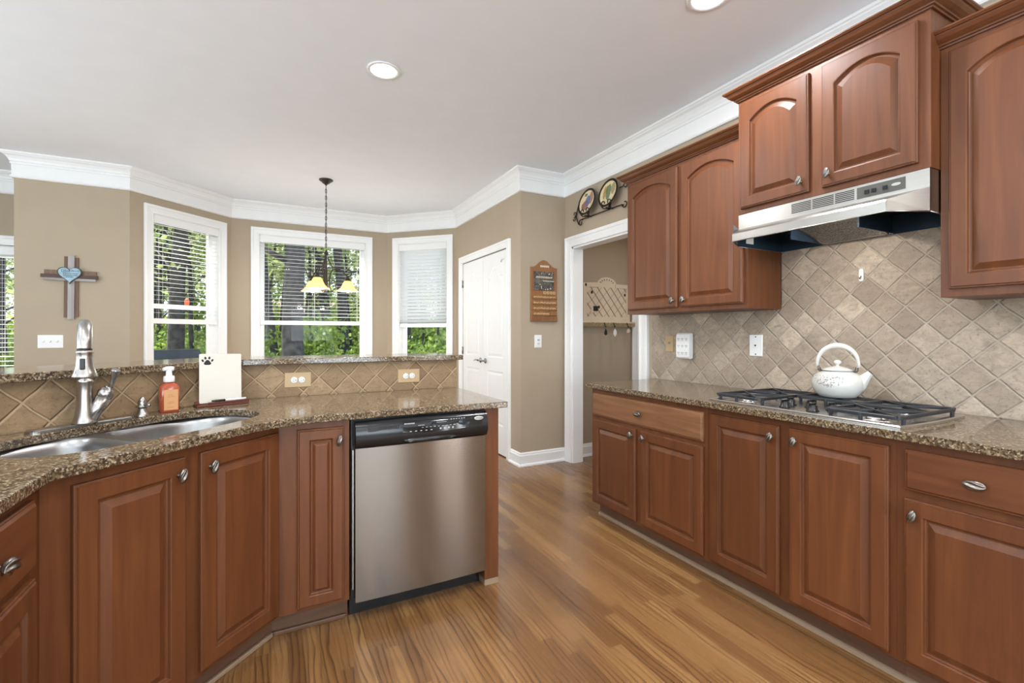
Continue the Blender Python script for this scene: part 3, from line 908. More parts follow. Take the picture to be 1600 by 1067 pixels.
# --- left worktop with the sink opening
def arc(cx, cy, r, a0, a1, n):
    return [(cx+r*math.cos(math.radians(a0+(a1-a0)*i/n)), cy+r*math.sin(math.radians(a0+(a1-a0)*i/n))) for i in range(n+1)]
L2W = lambda u_, y_: ((u_-y_)*S2, (u_+y_)*S2)       # 45-degree frame -> world
FE = 2.035*S2                                        # front edge y in the 45-degree frame
def bez(p0, p1, p2, n):
    return [((1-t)**2*p0[0]+2*t*(1-t)*p1[0]+t*t*p2[0], (1-t)**2*p0[1]+2*t*(1-t)*p1[1]+t*t*p2[1]) for t in [i/n for i in range(n+1)]]
curve = bez((0.30, 2.075), (0.065, 2.10), (-0.10, 1.935), 10)
outer = [(1.040, 2.779), (1.045, 2.070), (0.90, 2.078), (0.60, 2.085)] + curve + [(-0.484, 1.551), (-0.484, 0.95), (-1.129, 0.95), (-1.129, 1.8185), (-0.1695, 2.779)]
def sink_outline(u0, u1, v0, v1, off=0.0, n=10):
    """squarish bowl with generous round ends"""
    u0 -= off; u1 += off; v0 -= off; v1 += off
    rr = min(0.17+off, (v1-v0)/2-0.01); rl = 0.09+off
    p = []
    p += arc(u1-rr, FE+v0+rr, rr, -90, 0, n); p += arc(u1-rr, FE+v1-rr, rr, 0, 90, n)
    p += arc(u0+rl, FE+v1-rl, rl, 90, 180, n); p += arc(u0+rl, FE+v0+rl, rl, 180, 270, n)
    return p
SU0, SU1, SV0, SV1 = 0.80, 1.60, 0.105, 0.555
# back edge bows: wide opening, drawn in the 45-degree frame
hole45 = []
N_ = 44
for i in range(N_):
    a = 2*PI*i/N_
    cu, cv = 1.19, FE+0.335
    e = 2.9
    ca, sa = math.cos(a), math.sin(a)
    x = abs(ca)**(2/e)*(1 if ca > 0 else -1); y = abs(sa)**(2/e)*(1 if sa > 0 else -1)
    hole45.append((cu+0.412*x, cv-0.012+0.220*y))
hole = [L2W(*p) for p in hole45]
granite_slab('granite_worktop', outer, CT, 0.914, 'brown speckled granite worktop around the sink and over the dishwasher', holes=[hole])

# undermount sink, parts in the 45-degree frame
sk = thing('double_sink', (0, 0, 0), 45, 'stainless steel double-bowl undermount sink set in the granite', 'sink')
def bowl(u0, u1, v0, v1, depth=0.19, rl=0.08, rr=0.08):
    t = MB(); rs = []
    for off, z in ((0.0, 0.0), (-0.006, -0.006), (-0.012, -0.03), (-0.022, -depth+0.03), (-0.035, -depth+0.010), (-0.06, -depth)):
        p = []
        a0, a1, b0, b1 = u0-off, u1+off, FE+v0-off, FE+v1+off
        R1 = rr; R0 = rl
        for (cx, cy, r, s0) in ((a1-R1, b0+R1, R1, -90), (a1-R1, b1-R1, R1, 0), (a0+R0, b1-R0, R0, 90), (a0+R0, b0+R0, R0, 180)):
            p += arc(cx, cy, r, s0, s0+90, 8)
        rs.append([(x, y, CT-0.002+z) for x, y in p])
    t.rings(rs, True, False, True, 0, True)
    return t
bw = [(0.780, 1.125, 0.100, 0.548, 0.10, 0.08), (1.165, 1.600, 0.100, 0.548, 0.08, 0.17)]
for (a, b, c, d, rl, rr) in bw:
    o = bowl(a, b, c, d, 0.19, rl, rr).build('bowl', M_steel, sk)
    dr = MB().lathe([(0.045, 0.001), (0.045, 0.004), (0.036, 0.004), (0.030, -0.0), (0.0, -0.0)], ((a+b)/2, FE+(c+d)/2, CT-0.19), n=24, cap=False).build('drain', M_nickel, o)
# flange with the divider between the bowls
def bowl_loop(a, b, c, d, rl, rr):
    p = []
    for (cx, cy, r, s0) in ((b-rr, FE+c+rr, rr, -90), (b-rr, FE+d-rr, rr, 0), (a+rl, FE+d-rl, rl, 90), (a+rl, FE+c+rl, rl, 180)):
        p += arc(cx, cy, r, s0, s0+90, 8)
    return p
prism_hole([(0.765, FE+0.085), (1.612, FE+0.085), (1.612, FE+0.562), (0.765, FE+0.562)], [bowl_loop(*q) for q in bw], CT-0.004, CT-0.0005).build('flange', M_steel, sk)

# --- raised bar: wall, tile, ledge
BW = 2.95*S2
bwp = [(1.040, 2.790), (-0.174, 2.790), (-1.140, 1.824), (-1.140, 0.95)]
def offs(path, d):
    out = []
    MBt = MB()
    MBt.sweep(path, [(d, 0)], lambda a, b, h: (a, b, h))
    return [v[:2] for v in MBt.v]
bk = offs(bwp, -0.115)      # away from the kitchen (path left side faces the kitchen)
if (Vector(bk[0]) - Vector(bwp[0])).y < 0: bk = offs(bwp, 0.115)
bar = MB()
for i in range(3):
    bar.prism([bwp[i], bk[i], bk[i+1], bwp[i+1]], 0.0, 1.0865)
o = bar.build('wall_bar', M_wall); o['kind'] = 'structure'
# tile faces
ln = 1.040+0.174
t = MB().prism([(-0.1695, 0.9145), (1.040, 0.9145), (1.040, 1.0875), (-0.1695, 1.0875)], -0.0105, -0.0005, 'xz').build('tile_backsplash', M_tile_bar)
t.location = (0, 2.790, 0)
setp(t, 'golden diamond-set travertine strip under the bar ledge, above the dishwasher end', 'backsplash')
DY = (2.790+0.174)*S2
u0_, u1_ = (-1.140+1.824)*S2, (-0.174+2.790)*S2
t = MB().prism([(u0_+0.005, 0.9145), (u1_-0.005, 0.9145), (u1_-0.005, 1.0875), (u0_+0.005, 1.0875)], -0.0105, -0.0005, 'xz').build('tile_backsplash', M_tile_bar)
t.location = (-DY*S2, DY*S2, 0); t.rotation_euler = (0, 0, PI/4)
# origin of the 45-degree frame is shifted along the wall, so x still runs like u
setp(t, 'golden diamond-set travertine strip behind the sink and faucet', 'backsplash')
t = MB().prism([(0.95, 0.9145), (1.812, 0.9145), (1.812, 1.0875), (0.95, 1.0875)], -0.0105, -0.0005, 'xz').build('tile_backsplash', M_tile_bar)
t.location = (-1.140, 0, 0); t.rotation_euler = (0, 0, PI/2)
setp(t, 'golden diamond-set travertine strip at the far left, past the corner beyond the sink', 'backsplash')
ft = [(1.072, 2.742), (-0.150, 2.742), (-1.092, 1.800), (-1.092, 0.95)]
bt = [(1.072, 3.13), (-0.312, 3.13), (-1.482, 1.962), (-1.482, 0.95)]
granite_slab('granite_bar_ledge', ft + bt[::-1], 1.0885, 1.1185, 'raised granite bar ledge along the top of the low tiled wall', 'bar top')

# ================================================================== APPLIANCES
# dishwasher (local x from 0 to .622, front plane y = 0 at Y = 2.09)
dw = thing('dishwasher', (0.3045, 2.090, 0), 0, 'stainless steel dishwasher with a black control panel, built into the peninsula', 'dishwasher')
DX0, DX1 = 0.017, 0.6285
box('tub', M_black, dw, 0.002, 0.632, 0.030, 0.60, 0.10, 0.876)
box('kick_plate', M_black, dw, 0.004, 0.630, 0.085, 0.11, 0.0, 0.0995)
def bowed(x0, x1, z0, z1, bow, back=0.028, n=20):
    pts = [(x0+(x1-x0)*i/n, -bow*(1-(2*i/n-1)**2)) for i in range(n+1)]
    return MB().prism(pts + [(x1, back), (x0, back)], z0, z1, 'xy', 0, False)
box('side_trim', M_nickel, dw, 0.004, 0.010, 0.003, 0.028, 0.15, 0.75)
pts = [(DX0+(DX1-DX0)*i/24, -0.006*(1-(2*i/24-1)**2)) for i in range(25)]
t = MB()
vs = []
for z in (0.092, 0.7545):
    vs.append([(x, y, z) for x, y in pts])
t.rings(vs, False, mi=0, smooth=True)
t.box(DX0, DX1, 0.0005, 0.028, 0.092, 0.7545)
t.build('door_panel', M_dwsteel, dw, fixn=True)
cp = MB()
rs = []
for z, yo in ((0.7565, 0.006), (0.760, -0.012), (0.790, -0.026), (0.845, -0.020), (0.868, -0.006), (0.874, 0.01)):
    rs.append([(DX0-0.002+(DX1-DX0+0.004)*i/24, yo-0.006*(1-(2*i/24-1)**2), z) for i in range(25)])
cp.rings(rs, False, smooth=True)
cp.box(DX0-0.002, DX1+0.002, 0.006, 0.028, 0.7565, 0.874)
cpo = cp.build('control_panel', M_black, dw)
M_lcd = plain('display_film', (0.03, 0.04, 0.05), 0.1)
M_inkw = plain('light_grey_print', sr(190, 190, 188), 0.5)
M_badge = plain('silver_badge', sr(200, 200, 196), 0.25, metal=0.6)
# glossy keypad film, vent, pocket handle, keys, badge
def cpy(x, z):    # surface depth of the control panel
    k = [(0.760, -0.012), (0.790, -0.026), (0.845, -0.020), (0.868, -0.006)]
    y = k[-1][1]
    for (za, ya), (zb, yb) in zip(k[:-1], k[1:]):
        if za <= z <= zb: y = ya + (yb-ya)*(z-za)/(zb-za)
    i = (x-DX0)/(DX1-DX0)
    return y - 0.006*(1-(2*i-1)**2)
v = MB()
for i in range(17):
    x = 0.072+i*0.0075
    v.box(x, x+0.004, cpy(x, 0.84)-0.0012, cpy(x, 0.84)+0.004, 0.832, 0.846)
v.build('vent', M_dark, cpo)
v = MB(); v.box(0.066, 0.205, cpy(0.13, 0.84)-0.0006, cpy(0.13, 0.84)+0.004, 0.8265, 0.8505); v.build('vent_frame', plain('vent_frame_black', (0.03, 0.03, 0.032), 0.3), cpo, 0.001)
h = MB(); rs = []
for i in range(17):
    t_ = -1+2*i/16; x = 0.345+0.125*t_; hh = 0.013*math.sqrt(max(0.0, 1-t_*t_))+0.0005
    yb = cpy(x, 0.775)
    rs.append([(x, yb-0.010*(1-t_*t_), 0.775-hh), (x, yb-0.004, 0.775-hh*1.1), (x, yb+0.004, 0.775+hh), (x, yb-0.003, 0.776+hh)])
h.rings(rs, True, True, True); h.build('pocket_handle', M_black, cpo)
f = MB(); seg = 22
top = []; bot = []
for i in range(seg+1):
    s_ = i/seg; x = 0.215+0.385*s_
    zt = 0.861 - 0.002*s_; zb = 0.803 + 0.012*(2*s_-0.9)**2 if s_ < 0.9 else 0.803+0.012*0.81+0.06*(s_-0.9)
    top.append((x, cpy(x, zt)-0.0006, zt)); bot.append((x, cpy(x, zb)-0.0006, zb))
mid = [(a[0], cpy(a[0], 0.845)-0.0006, 0.845) for a in top]
f.rings([bot, mid, top], False, smooth=True); f.build('keypad', plain('keypad_gloss', (0.006, 0.006, 0.007), 0.08), cpo)
pr = MB()
rng = random.Random(4)
def dash(x, z, w, hgt=0.0032):
    y = cpy(x, z)-0.0013
    pr.box(x, x+w, y, y+0.0006, z, z+hgt)
for k in range(6): dash(0.222+k*0.008, 0.846, 0.0055, 0.005)
for k in range(4): dash(0.285+k*0.0075, 0.836, 0.005, 0.0028)
for k in range(8): dash(0.372+k*0.006, 0.843, 0.004, 0.002)
for k in range(5): dash(0.245+k*0.024, 0.812, 0.009, 0.003)
for k in range(4): dash(0.385+k*0.020, 0.812, 0.008, 0.007)
for k in range(6): dash(0.44+k*0.013, 0.851, 0.007, 0.0028)
for k in range(9): dash(0.30+k*0.019, 0.826, 0.009, 0.0018)
dash(0.49, 0.808, 0.022, 0.002)
pr.build('printed_symbols', M_inkw, cpo)
d = MB()
for x, z, r in ((0.355, 0.835, 0.013), (0.525, 0.832, 0.011), (0.545, 0.848, 0.006)):
    y = cpy(x, z)
    d.lathe([(r, 0), (r, 0.0015), (r-0.0012, 0.0015), (r-0.0012, 0.0012), (0, 0.0012)], (x, y-0.0005, z), (0, -1, 0), 24)
d.lathe([(0.018, 0), (0.018, 0.0012), (0, 0.0012)], (0.495, cpy(0.495, 0.833)-0.0005, 0.833), (0, -1, 0), 24)
d.build('buttons', M_lcd, cpo)
bx, bz = 0.583, 0.846
bd = MB(); n = 28; by = cpy(bx, bz)
bd.rings([[(bx+0.0235*s_*math.cos(2*PI*i/n), by-yo, bz+0.0095*s_*math.sin(2*PI*i/n)) for i in range(n)] for s_, yo in ((1, 0.0), (1, 0.0030), (0.9, 0.0040))], True, True, True, 0, False)
bdo = bd.build('badge', M_badge, cpo)
text_mesh('lettering', 'Whirlpool', 0.0085, plain('badge_ink', (0.05, 0.05, 0.06), 0.5), bdo, MXZ(bx, by-0.0042, bz))

# range hood
hd = thing('range_hood', (0, 0, 0), 0, 'stainless steel range hood with a dark underside, fixed under the raised wall cabinet', 'range hood')
HY0, HY1 = 0.839, 1.649
XL, XT, XB = 2.060, 2.208, 2.577
zt, zs, zl, zb = 1.8785, 1.806, 1.757, 1.714
yl0, yl1 = 0.915, 1.575
f = MB()
th_ = 0.004
# canopy front: top strip, slope, lip, chamfered corners
A = [(XT, HY1, zt), (XT, HY0, zt)]; B = [(XT, HY1, zs), (XT, HY0, zs)]
Cc = [(XL+0.006, yl1, zl+0.003), (XL+0.006, yl0, zl+0.003)]; C2 = [(XL, yl1, zl-0.006), (XL, yl0, zl-0.006)]; D = [(XL, yl1, zb), (XL, yl0, zb)]
f.add(A+B, [(0, 1, 3, 2)]); f.add(B+Cc, [(0, 1, 3, 2)], smooth=False); f.add(Cc+C2, [(0, 1, 3, 2)]); f.add(C2+D, [(0, 1, 3, 2)])
o = f.build('front_panel', M_hood, hd, fixn=False)
for yw, ylp in ((HY1, yl1), (HY0, yl0)):
    sd = MB()
    sd.add([(XT, yw, zs), (XL+0.006, ylp, zl+0.003), (XL, ylp, zl-0.006), (XL, ylp, zb), (XT, yw, zb)], [(0, 1, 2, 3, 4)])
    sd.add([(XT, yw, zt), (XT, yw, zb), (XB, yw, zb), (XB, yw, zt)], [(0, 1, 2, 3)])
    sd.build('side_panel', M_hood, hd, fixn=False)
# rolled bottom rim
rim = MB(); rp = [(XB, HY1), (XT, HY1), (XL, yl1), (XL, yl0), (XT, HY0), (XB, HY0)]
for a, b in zip(rp[:-1], rp[1:]):
    rim.tube([(a[0], a[1], zb), (b[0], b[1], zb)], 0.0022, 6)
rim.build('bottom_rim', M_hood, hd)
M_navy = plain('navy_enamel', (0.030, 0.055, 0.085), 0.22, metal=0.3, mott=0.05)
inn = MB(); e = 0.004
ip = [(XB-e, HY1-e), (XT+e, HY1-e), (XL+e, yl1-e), (XL+e, yl0+e), (XT+e, HY0+e), (XB-e, HY0+e)]
zi = 1.800
for k in range(6):
    a, b = ip[k], ip[(k+1) % 6]
    inn.add([(a[0], a[1], zb), (b[0], b[1], zb), (b[0], b[1], zi if a[0] > XL+0.02 or b[0] > XL+0.02 else zl), (a[0], a[1], zi if a[0] > XL+0.02 else zl)], [(0, 1, 2, 3)])
inn.add([(XL+e, yl1-e, zl-0.002), (XL+e, yl0+e, zl-0.002), (XT+e, HY0+e, zi), (XT+e, HY1-e, zi)], [(0, 1, 2, 3)])
inn.add([(XT+e, HY1-e, zi), (XT+e, HY0+e, zi), (XB-e, HY0+e, zi), (XB-e, HY1-e, zi)], [(0, 1, 2, 3)])
# two deep wells beside the filter
inn.box(2.28, XB-0.01, 1.412, 1.417, zb+0.004, zi); inn.box(2.28, XB-0.01, 1.113, 1.118, zb+0.004, zi)
inn.build('underside_liner', M_navy, hd, fixn=False)
mf = NT('aluminium_mesh_filter')
vo = mf.n('TexVoronoi'); vo.inputs['Scale'].default_value = 150; mf.l(mf.obj(), vo.inputs['Vector'])
mf.set(Base_Color=mf.ramp(vo.outputs['Distance'], [(0.0, (0.65, 0.65, 0.65)), (0.6, (0.18, 0.18, 0.18))]), Metallic=1.0, Roughness=0.3)
mf.bump(vo.outputs['Distance'], 0.8, 0.004)
MF = Matrix.Translation((2.415, 1.265, 1.752)) @ Matrix.Rotation(math.radians(14), 4, 'Y')
t = MB(); t.xbox(MF, 0.27, 0.27, 0.006); t.build('mesh_filter', mf.mat, hd)
t = MB()
for sx, sy, lx, ly in ((0.1375, 0, 0.010, 0.285), (-0.1375, 0, 0.010, 0.285), (0, 0.1385, 0.285, 0.010), (0, -0.1385, 0.285, 0.010)):
    t.xbox(MF @ Matrix.Translation((sx, sy, -0.001)), lx, ly, 0.010)
t.build('filter_frame', M_nickel, hd)
MBX = emit('hood_lamp_lens', (1.0, 0.97, 0.92), 7.0)
t = MB(); t.box(2.195, 2.255, 1.14, 1.31, 1.790, 1.796); t.build('lamp_lens', MBX, hd)
area_light('hood_lamp_light', (2.225, 1.225, 1.785), (0.30, 0, -1), 0.05, 0.16, 3.2, (1.0, 0.96, 0.90), parent=hd)
t = MB(); t.box(2.262, 2.322, HY1-0.0055, HY1-0.0045, 1.735, 1.772); t.build('rating_label', M_white, hd)
# louvres and control window in the top strip
g = MB(); 
def hx(px): return None
for (ya, yb) in ((1.365, 1.275), (1.268, 1.178), (1.171, 1.096)):
    for k in range(6):
        z = 1.824+k*0.0078
        g.box(XT-0.0016, XT+0.002, yb, ya, z, z+0.0036)
g.build('louvres', M_dark, hd)
cwp = MB(); cwp.box(XT-0.0018, XT+0.001, 0.915, 1.085, 1.820, 1.868); cw = cwp.build('switch_panel', plain('smoked_panel', (0.10, 0.095, 0.085), 0.2), hd)
for ya in (1.055, 1.030, 0.990): MB().box(XT-0.006, XT-0.0018, ya-0.016, ya, 1.834, 1.850).build('rocker_switch', M_black, cw)
t = MB(); t.rings([[(XT-0.0022-yo, 0.945+0.016*s_*math.cos(2*PI*i/20), 1.846+0.006*s_*math.sin(2*PI*i/20)) for i in range(20)] for s_, yo in ((1, 0), (1, 0.0008))], True, True, True); t.build('badge', M_badge, cw)

# gas cooktop -----------------------------------------------------------
ck = thing('gas_cooktop', (0, 0, 0.914), 0, 'stainless gas cooktop with black cast-iron grates, set in the right-hand worktop', 'cooktop')
TX0, TX1, TY0, TY1 = 1.955, 2.470, 0.826, 1.632
def rrect(x0, x1, y0, y1, r, n=6, bow=0.0):
    p = arc(x1-r, y0+r, r, -90, 0, n)+arc(x1-r, y1-r, r, 0, 90, n)+arc(x0+r, y1-r, r, 90, 180, n)+arc(x0+r, y0+r, r, 180, 270, n)
    if bow:
        xm = (x0+x1)/2; hw = (x1-x0)/2
        p = [(x, y + (-1 if y < (y0+y1)/2 else 1)*bow*(1-((x-xm)/hw)**2)) for x, y in p]
    return p
def loft(t, loops, zs, cap0=True, cap1=True, smooth=False):
    t.rings([[(x, y, z) for x, y in lp] for lp, z in zip(loops, zs)], True, cap0, cap1, 0, smooth)
def tray_loop(i):   # bowed short sides, straight long sides
    x0, x1, y0, y1 = TX0+i, TX1-i, TY0+i, TY1-i
    p = []
    for k in range(13):
        s_ = k/12; x = x0+(x1-x0)*s_; p.append((x, y0-0.012*(1-(2*s_-1)**2)))
    for k in range(13):
        s_ = k/12; x = x1+(x0-x1)*s_; p.append((x, y1+0.012*(1-(2*s_-1)**2)))
    return p
t = MB()
loft(t, [tray_loop(0), tray_loop(0), tray_loop(0.004), tray_loop(0.020), tray_loop(0.030), tray_loop(0.034)], [0.0005, 0.009, 0.013, 0.013, 0.008, 0.006])
t.build('steel_tray', M_tray, ck)
def burner(x, y, r):
    b = MB()
    b.lathe([(r*1.5, 0.006), (r*1.5, 0.008), (r*1.15, 0.010), (r, 0.012), (r, 0.020), (r*0.9, 0.022), (0, 0.022)], (x, y, 0), n=28, cap=False)
    o = b.build('burner', M_tray, ck)
    MB().lathe([(r*0.92, 0.0215), (r*0.92, 0.026), (r*0.8, 0.029), (0, 0.029)], (x, y, 0), n=28).build('burner_cap', M_black, o)
for x, y, r in ((2.09, 1.505, 0.036), (2.345, 1.505, 0.030), (2.375, 1.235, 0.028), (2.09, 0.955, 0.042), (2.345, 0.955, 0.032)): burner(x, y, r)
GZ = 0.0405
def grate(x0, x1, y0, y1, cents):
    g = MB(); r = 0.0062
    lp = rrect(x0, x1, y0, y1, 0.025, 5)
    # heavy flat frame
    o_ = rrect(x0-0.006, x1+0.006, y0-0.006, y1+0.006, 0.028, 5); i_ = rrect(x0+0.006, x1-0.006, y0+0.006, y1-0.006, 0.020, 5)
    o2 = rrect(x0-0.003, x1+0.003, y0-0.003, y1+0.003, 0.026, 5); i2 = rrect(x0+0.003, x1-0.003, y0+0.003, y1-0.003, 0.022, 5)
    Z = lambda L, z: [(x, y, z) for x, y in L]
    g.rings([Z(o_, GZ-0.014), Z(o_, GZ-0.003), Z(o2, GZ), Z(i2, GZ), Z(i_, GZ-0.003), Z(i_, GZ-0.014), Z(o_, GZ-0.014)], True, False, False, 0, False)
    def bar(ax, ay, bx, by, w=0.0095):
        d_ = Vector((bx-ax, by-ay)); L = d_.length; ang = math.atan2(d_.y, d_.x)
        M = Matrix.Translation(((ax+bx)/2, (ay+by)/2, GZ-0.005)) @ Matrix.Rotation(ang, 4, 'Z')
        g.xbox(M, L, w, 0.010)
    ym = (y0+y1)/2
    for (cx, cy) in cents:
        for dx, dy in ((1, 1), (1, -1), (-1, 1), (-1, -1)):
            ex = cx+dx*0.105; ey = y1 if dy > 0 else y0
            bar(cx+dx*0.018, cy+dy*0.018, min(max(ex, x0), x1), ey)
        bar(cx-0.018, cy-0.018, cx+0.018, cy+0.018); bar(cx-0.018, cy+0.018, cx+0.018, cy-0.018)
    if len(cents) > 1:
        xm = (cents[0][0]+cents[1][0])/2; bar(xm, y0, xm, y1)
    # feet
    for fx, fy in ((x0+0.03, y0), (x1-0.03, y0), (x0+0.03, y1), (x1-0.03, y1), (x0, ym)):
        g.lathe([(0.007, 0.0), (0.008, GZ-0.012)], (fx, fy, 0.0065), n=8)
        
    return g.build('grate', M_castiron, ck, 0.0012)
grate(1.995, 2.440, 1.388, 1.615, [(2.10, 1.5015), (2.335, 1.5015)])
grate(1.995, 2.440, 0.845, 1.092, [(2.10, 0.9685), (2.335, 0.9685)])
grate(2.262, 2.440, 1.108, 1.372, [(2.362, 1.240)])
for x, y in ((2.055, 1.300), (2.055, 1.180), (2.145, 1.330), (2.145, 1.240), (2.145, 1.150)):
    k = MB(); k.lathe([(0.024, 0.006), (0.024, 0.010), (0.019, 0.013), (0.018, 0.030), (0.016, 0.033), (0, 0.033)], (x, y, 0), n=22)
    k.box(x-0.019, x+0.019, y-0.004, y+0.004, 0.030, 0.041)
    k.build('control_knob', M_black, ck)

# kettle ----------------------------------------------------------------
KS = (0.87, 0.87, 0.96)
kt = thing('kettle', (2.375, 1.250, 0.914+GZ+0.0006), -90+20, 'white enamel kettle with a small flower spray, standing on the back cooktop grate', 'kettle')
mk = NT('kettle_enamel')
v_ = mk.obj()
spx = mk.n('SeparateXYZ'); mk.l(v_, spx.inputs[0])
vor = mk.n('TexVoronoi'); vor.inputs['Scale'].default_value = 95; mk.l(v_, vor.inputs['Vector'])
sc_ = mk.n('SeparateColor'); mk.l(vor.outputs['Color'], sc_.inputs[0])
# flower spray zone on the front flank (kettle's own decoration)
dx = mk.math('MULTIPLY', mk.math('ADD', spx.outputs['X'], 0.035), 11.0)
dz = mk.math('MULTIPLY', mk.math('SUBTRACT', spx.outputs['Z'], mk.math('MULTIPLY_ADD', mk.math('ABSOLUTE', mk.math('ADD', spx.outputs['X'], 0.035)), 0.10, 0.080)), 30.0)
rr = mk.math('SQRT', mk.math('ADD', mk.math('MULTIPLY', dx, dx), mk.math('MULTIPLY', dz, dz)))
zone = mk.math('MULTIPLY', mk.math('LESS_THAN', rr, mk.math('MULTIPLY_ADD', mk.noise(v_, 60, 2), 1.0, 0.35)), mk.math('LESS_THAN', spx.outputs['Y'], -0.03))
pet = mk.math('MULTIPLY', zone, mk.math('LESS_THAN', vor.outputs['Distance'], 0.42))
pc = mk.ramp(sc_.outputs[0], [(0.0, sr(120, 150, 150)), (0.35, sr(150, 165, 160)), (0.6, sr(168, 150, 150)), (1.0, sr(140, 132, 140))], 'CONSTANT')
dot = mk.math('MULTIPLY', mk.math('LESS_THAN', rr, 0.62), mk.math('LESS_THAN', spx.outputs['Y'], -0.03))
basec = mk.mix(mk.math('MULTIPLY', pet, 0.85), sr(220, 217, 210), pc)
basec = mk.mix(mk.math('MULTIPLY', mk.math('MULTIPLY', dot, mk.math('GREATER_THAN', mk.noise(v_, 110, 2), 0.5)), 0.3), basec, sr(150, 115, 118))
mk.set(Base_Color=basec, Roughness=0.10, Coat_Weight=0.5)
M_kettle = mk.mat
MB().lathe([(0.0, 0.0), (0.080, 0.0), (0.088, 0.003), (0.104, 0.020), (0.1165, 0.045), (0.120, 0.066), (0.117, 0.086), (0.106, 0.104), (0.090, 0.116), (0.068, 0.124), (0.066, 0.126), (0.0, 0.126)], n=56).build('body', M_kettle, kt)
lid = MB().lathe([(0.070, 0.1262), (0.072, 0.129), (0.068, 0.133), (0.045, 0.143), (0.018, 0.149), (0.008, 0.151), (0.007, 0.156), (0.014, 0.160), (0.0185, 0.167), (0.017, 0.174), (0.009, 0.179), (0.0, 0.180)], n=40).build('lid', M_enamel, kt)
MB().lathe([(0.0722, 0.1268), (0.0734, 0.1285), (0.0722, 0.130)], n=40, cap=False).build('lid_rim', plain('blue_grey_rim', sr(120, 130, 140), 0.2), lid)
sp_ = MB(); sp_.tube([(0.080, 0, 0.050), (0.100, 0, 0.072), (0.118, 0, 0.094), (0.137, 0, 0.117), (0.144, 0, 0.125)], [0.042, 0.035, 0.025, 0.0165, 0.0135], 24)
sp_.build('spout', M_enamel, kt)
sp_ = MB(); sp_.tube([(0.1435, 0, 0.1245), (0.1446, 0, 0.1257)], [0.0146, 0.0142], 20); sp_.build('spout_rim', M_black, kt)
hb = MB()
for s_ in (-1, 1):
    hb.tube([(s_*0.074, 0, 0.118), (s_*0.083, 0, 0.130), (s_*0.088, 0, 0.148)], [0.008, 0.007, 0.006], 10)
    hb.ball((s_*0.084, 0, 0.133), 0.009, 0.013, 0.009, 12, 8)
hb.build('handle_bracket', M_pewter, kt)
hp = []
for i in range(25):
    a = PI*(1-i/24)
    hp.append((0.094*math.cos(a), 0, 0.146+0.104*math.sin(a)**0.85))
hb = MB(); rr_ = [0.0075+0.0065*math.sin(PI*min(1, max(0, (i-1)/22)))**1 for i in range(25)]
hb.tube(hp, rr_, 14); hb.build('handle', M_enamel, kt)

kt.scale = KS

# ================================================================== BY THE SINK
def w45(u_, y_): return L2W(u_, y_)
fx, fy = -0.606, 2.230
ZC = 0.9142
fa = thing('kitchen_faucet', (fx, fy, ZC), math.degrees(math.atan2(-fy, -fx))+90, 'brushed nickel pull-down faucet standing behind the sink', 'faucet')
# local -y points to the camera side
MB().lathe([(0.0, 0.0118), (0.037, 0.0118), (0.037, 0.014), (0.034, 0.020), (0.029, 0.038), (0.0235, 0.075), (0.0225, 0.130), (0.0245, 0.160), (0.0255, 0.163), (0.023, 0.168), (0.0150, 0.172), (0.0140, 0.20)], n=40).build('column', M_nickel, fa)
spt = [(0, 0, 0.17), (0, 0, 0.24), (0, -0.008, 0.290), (0, -0.035, 0.345), (0, -0.075, 0.368), (0, -0.115, 0.355), (0, -0.140, 0.318), (0, -0.148, 0.28)]
def smooth_path(p, k=6):
    out = []
    P_ = [Vector(q) for q in p]; P_ = [P_[0]*2-P_[1]] + P_ + [P_[-1]*2-P_[-2]]
    for i in range(1, len(P_)-2):
        for j in range(k):
            t_ = j/k
            a, b, c, d_ = P_[i-1], P_[i], P_[i+1], P_[i+2]
            out.append(0.5*((2*b)+(-a+c)*t_+(2*a-5*b+4*c-d_)*t_*t_+(-a+3*b-3*c+d_)*t_**3))
    out.append(P_[-2]); return out
sp2 = smooth_path(spt, 5)
MB().tube(sp2, [0.0150+0.0055*min(1, i/20) for i in range(len(sp2))], 20).build('spout', M_nickel, fa)
hdp = [(0.0, -0.002), (0.0215, 0.0), (0.0235, 0.004), (0.0235, 0.008), (0.0215, 0.012), (0.0225, 0.030), (0.0250, 0.055), (0.0300, 0.075), (0.0350, 0.088), (0.0345, 0.093), (0.029, 0.095), (0.0, 0.095)]
sh = MB().lathe(hdp, (0, -0.149, 0.279), (0, -0.05, -1), 36).build('spray_head', M_nickel, fa)
b_ = MB(); b_.xbox(Matrix.Translation((-0.006, -0.149-0.026, 0.279-0.045)) @ Matrix.Rotation(math.radians(-10), 4, 'X'), 0.014, 0.010, 0.038); b_.build('spray_button', M_black, sh, 0.003)
hl = MB()
hl.tube([(0.010, -0.004, 0.012), (0.030, -0.004, 0.055), (0.052, -0.004, 0.100)], [0.021, 0.020, 0.026], 18)
hl.ball((0.057, -0.004, 0.113), 0.026, 0.026, 0.027, 20, 12)
hl.build('handle_hub', M_nickel, fa)
hl = MB()
hl.tube([(0.066, -0.004, 0.131), (0.070, -0.004, 0.136)], [0.017, 0.015], 14)
hl.tube([(0.068, -0.006, 0.133), (0.076, -0.010, 0.150), (0.080, -0.014, 0.172), (0.086, -0.018, 0.197), (0.088, -0.020, 0.202)], [0.009, 0.0075, 0.0085, 0.0140, 0.0135], 14)
hl.build('lever_handle', M_nickel, fa)
dp = thing('deck_plate', (-0.612, 2.240, ZC), 45, 'long brushed nickel deck plate under the faucet, behind the sink', 'faucet plate')
n = 16; lp = arc(0.135, 0, 0.030, -90, 90, n)+arc(-0.135, 0, 0.030, 90, 270, n)
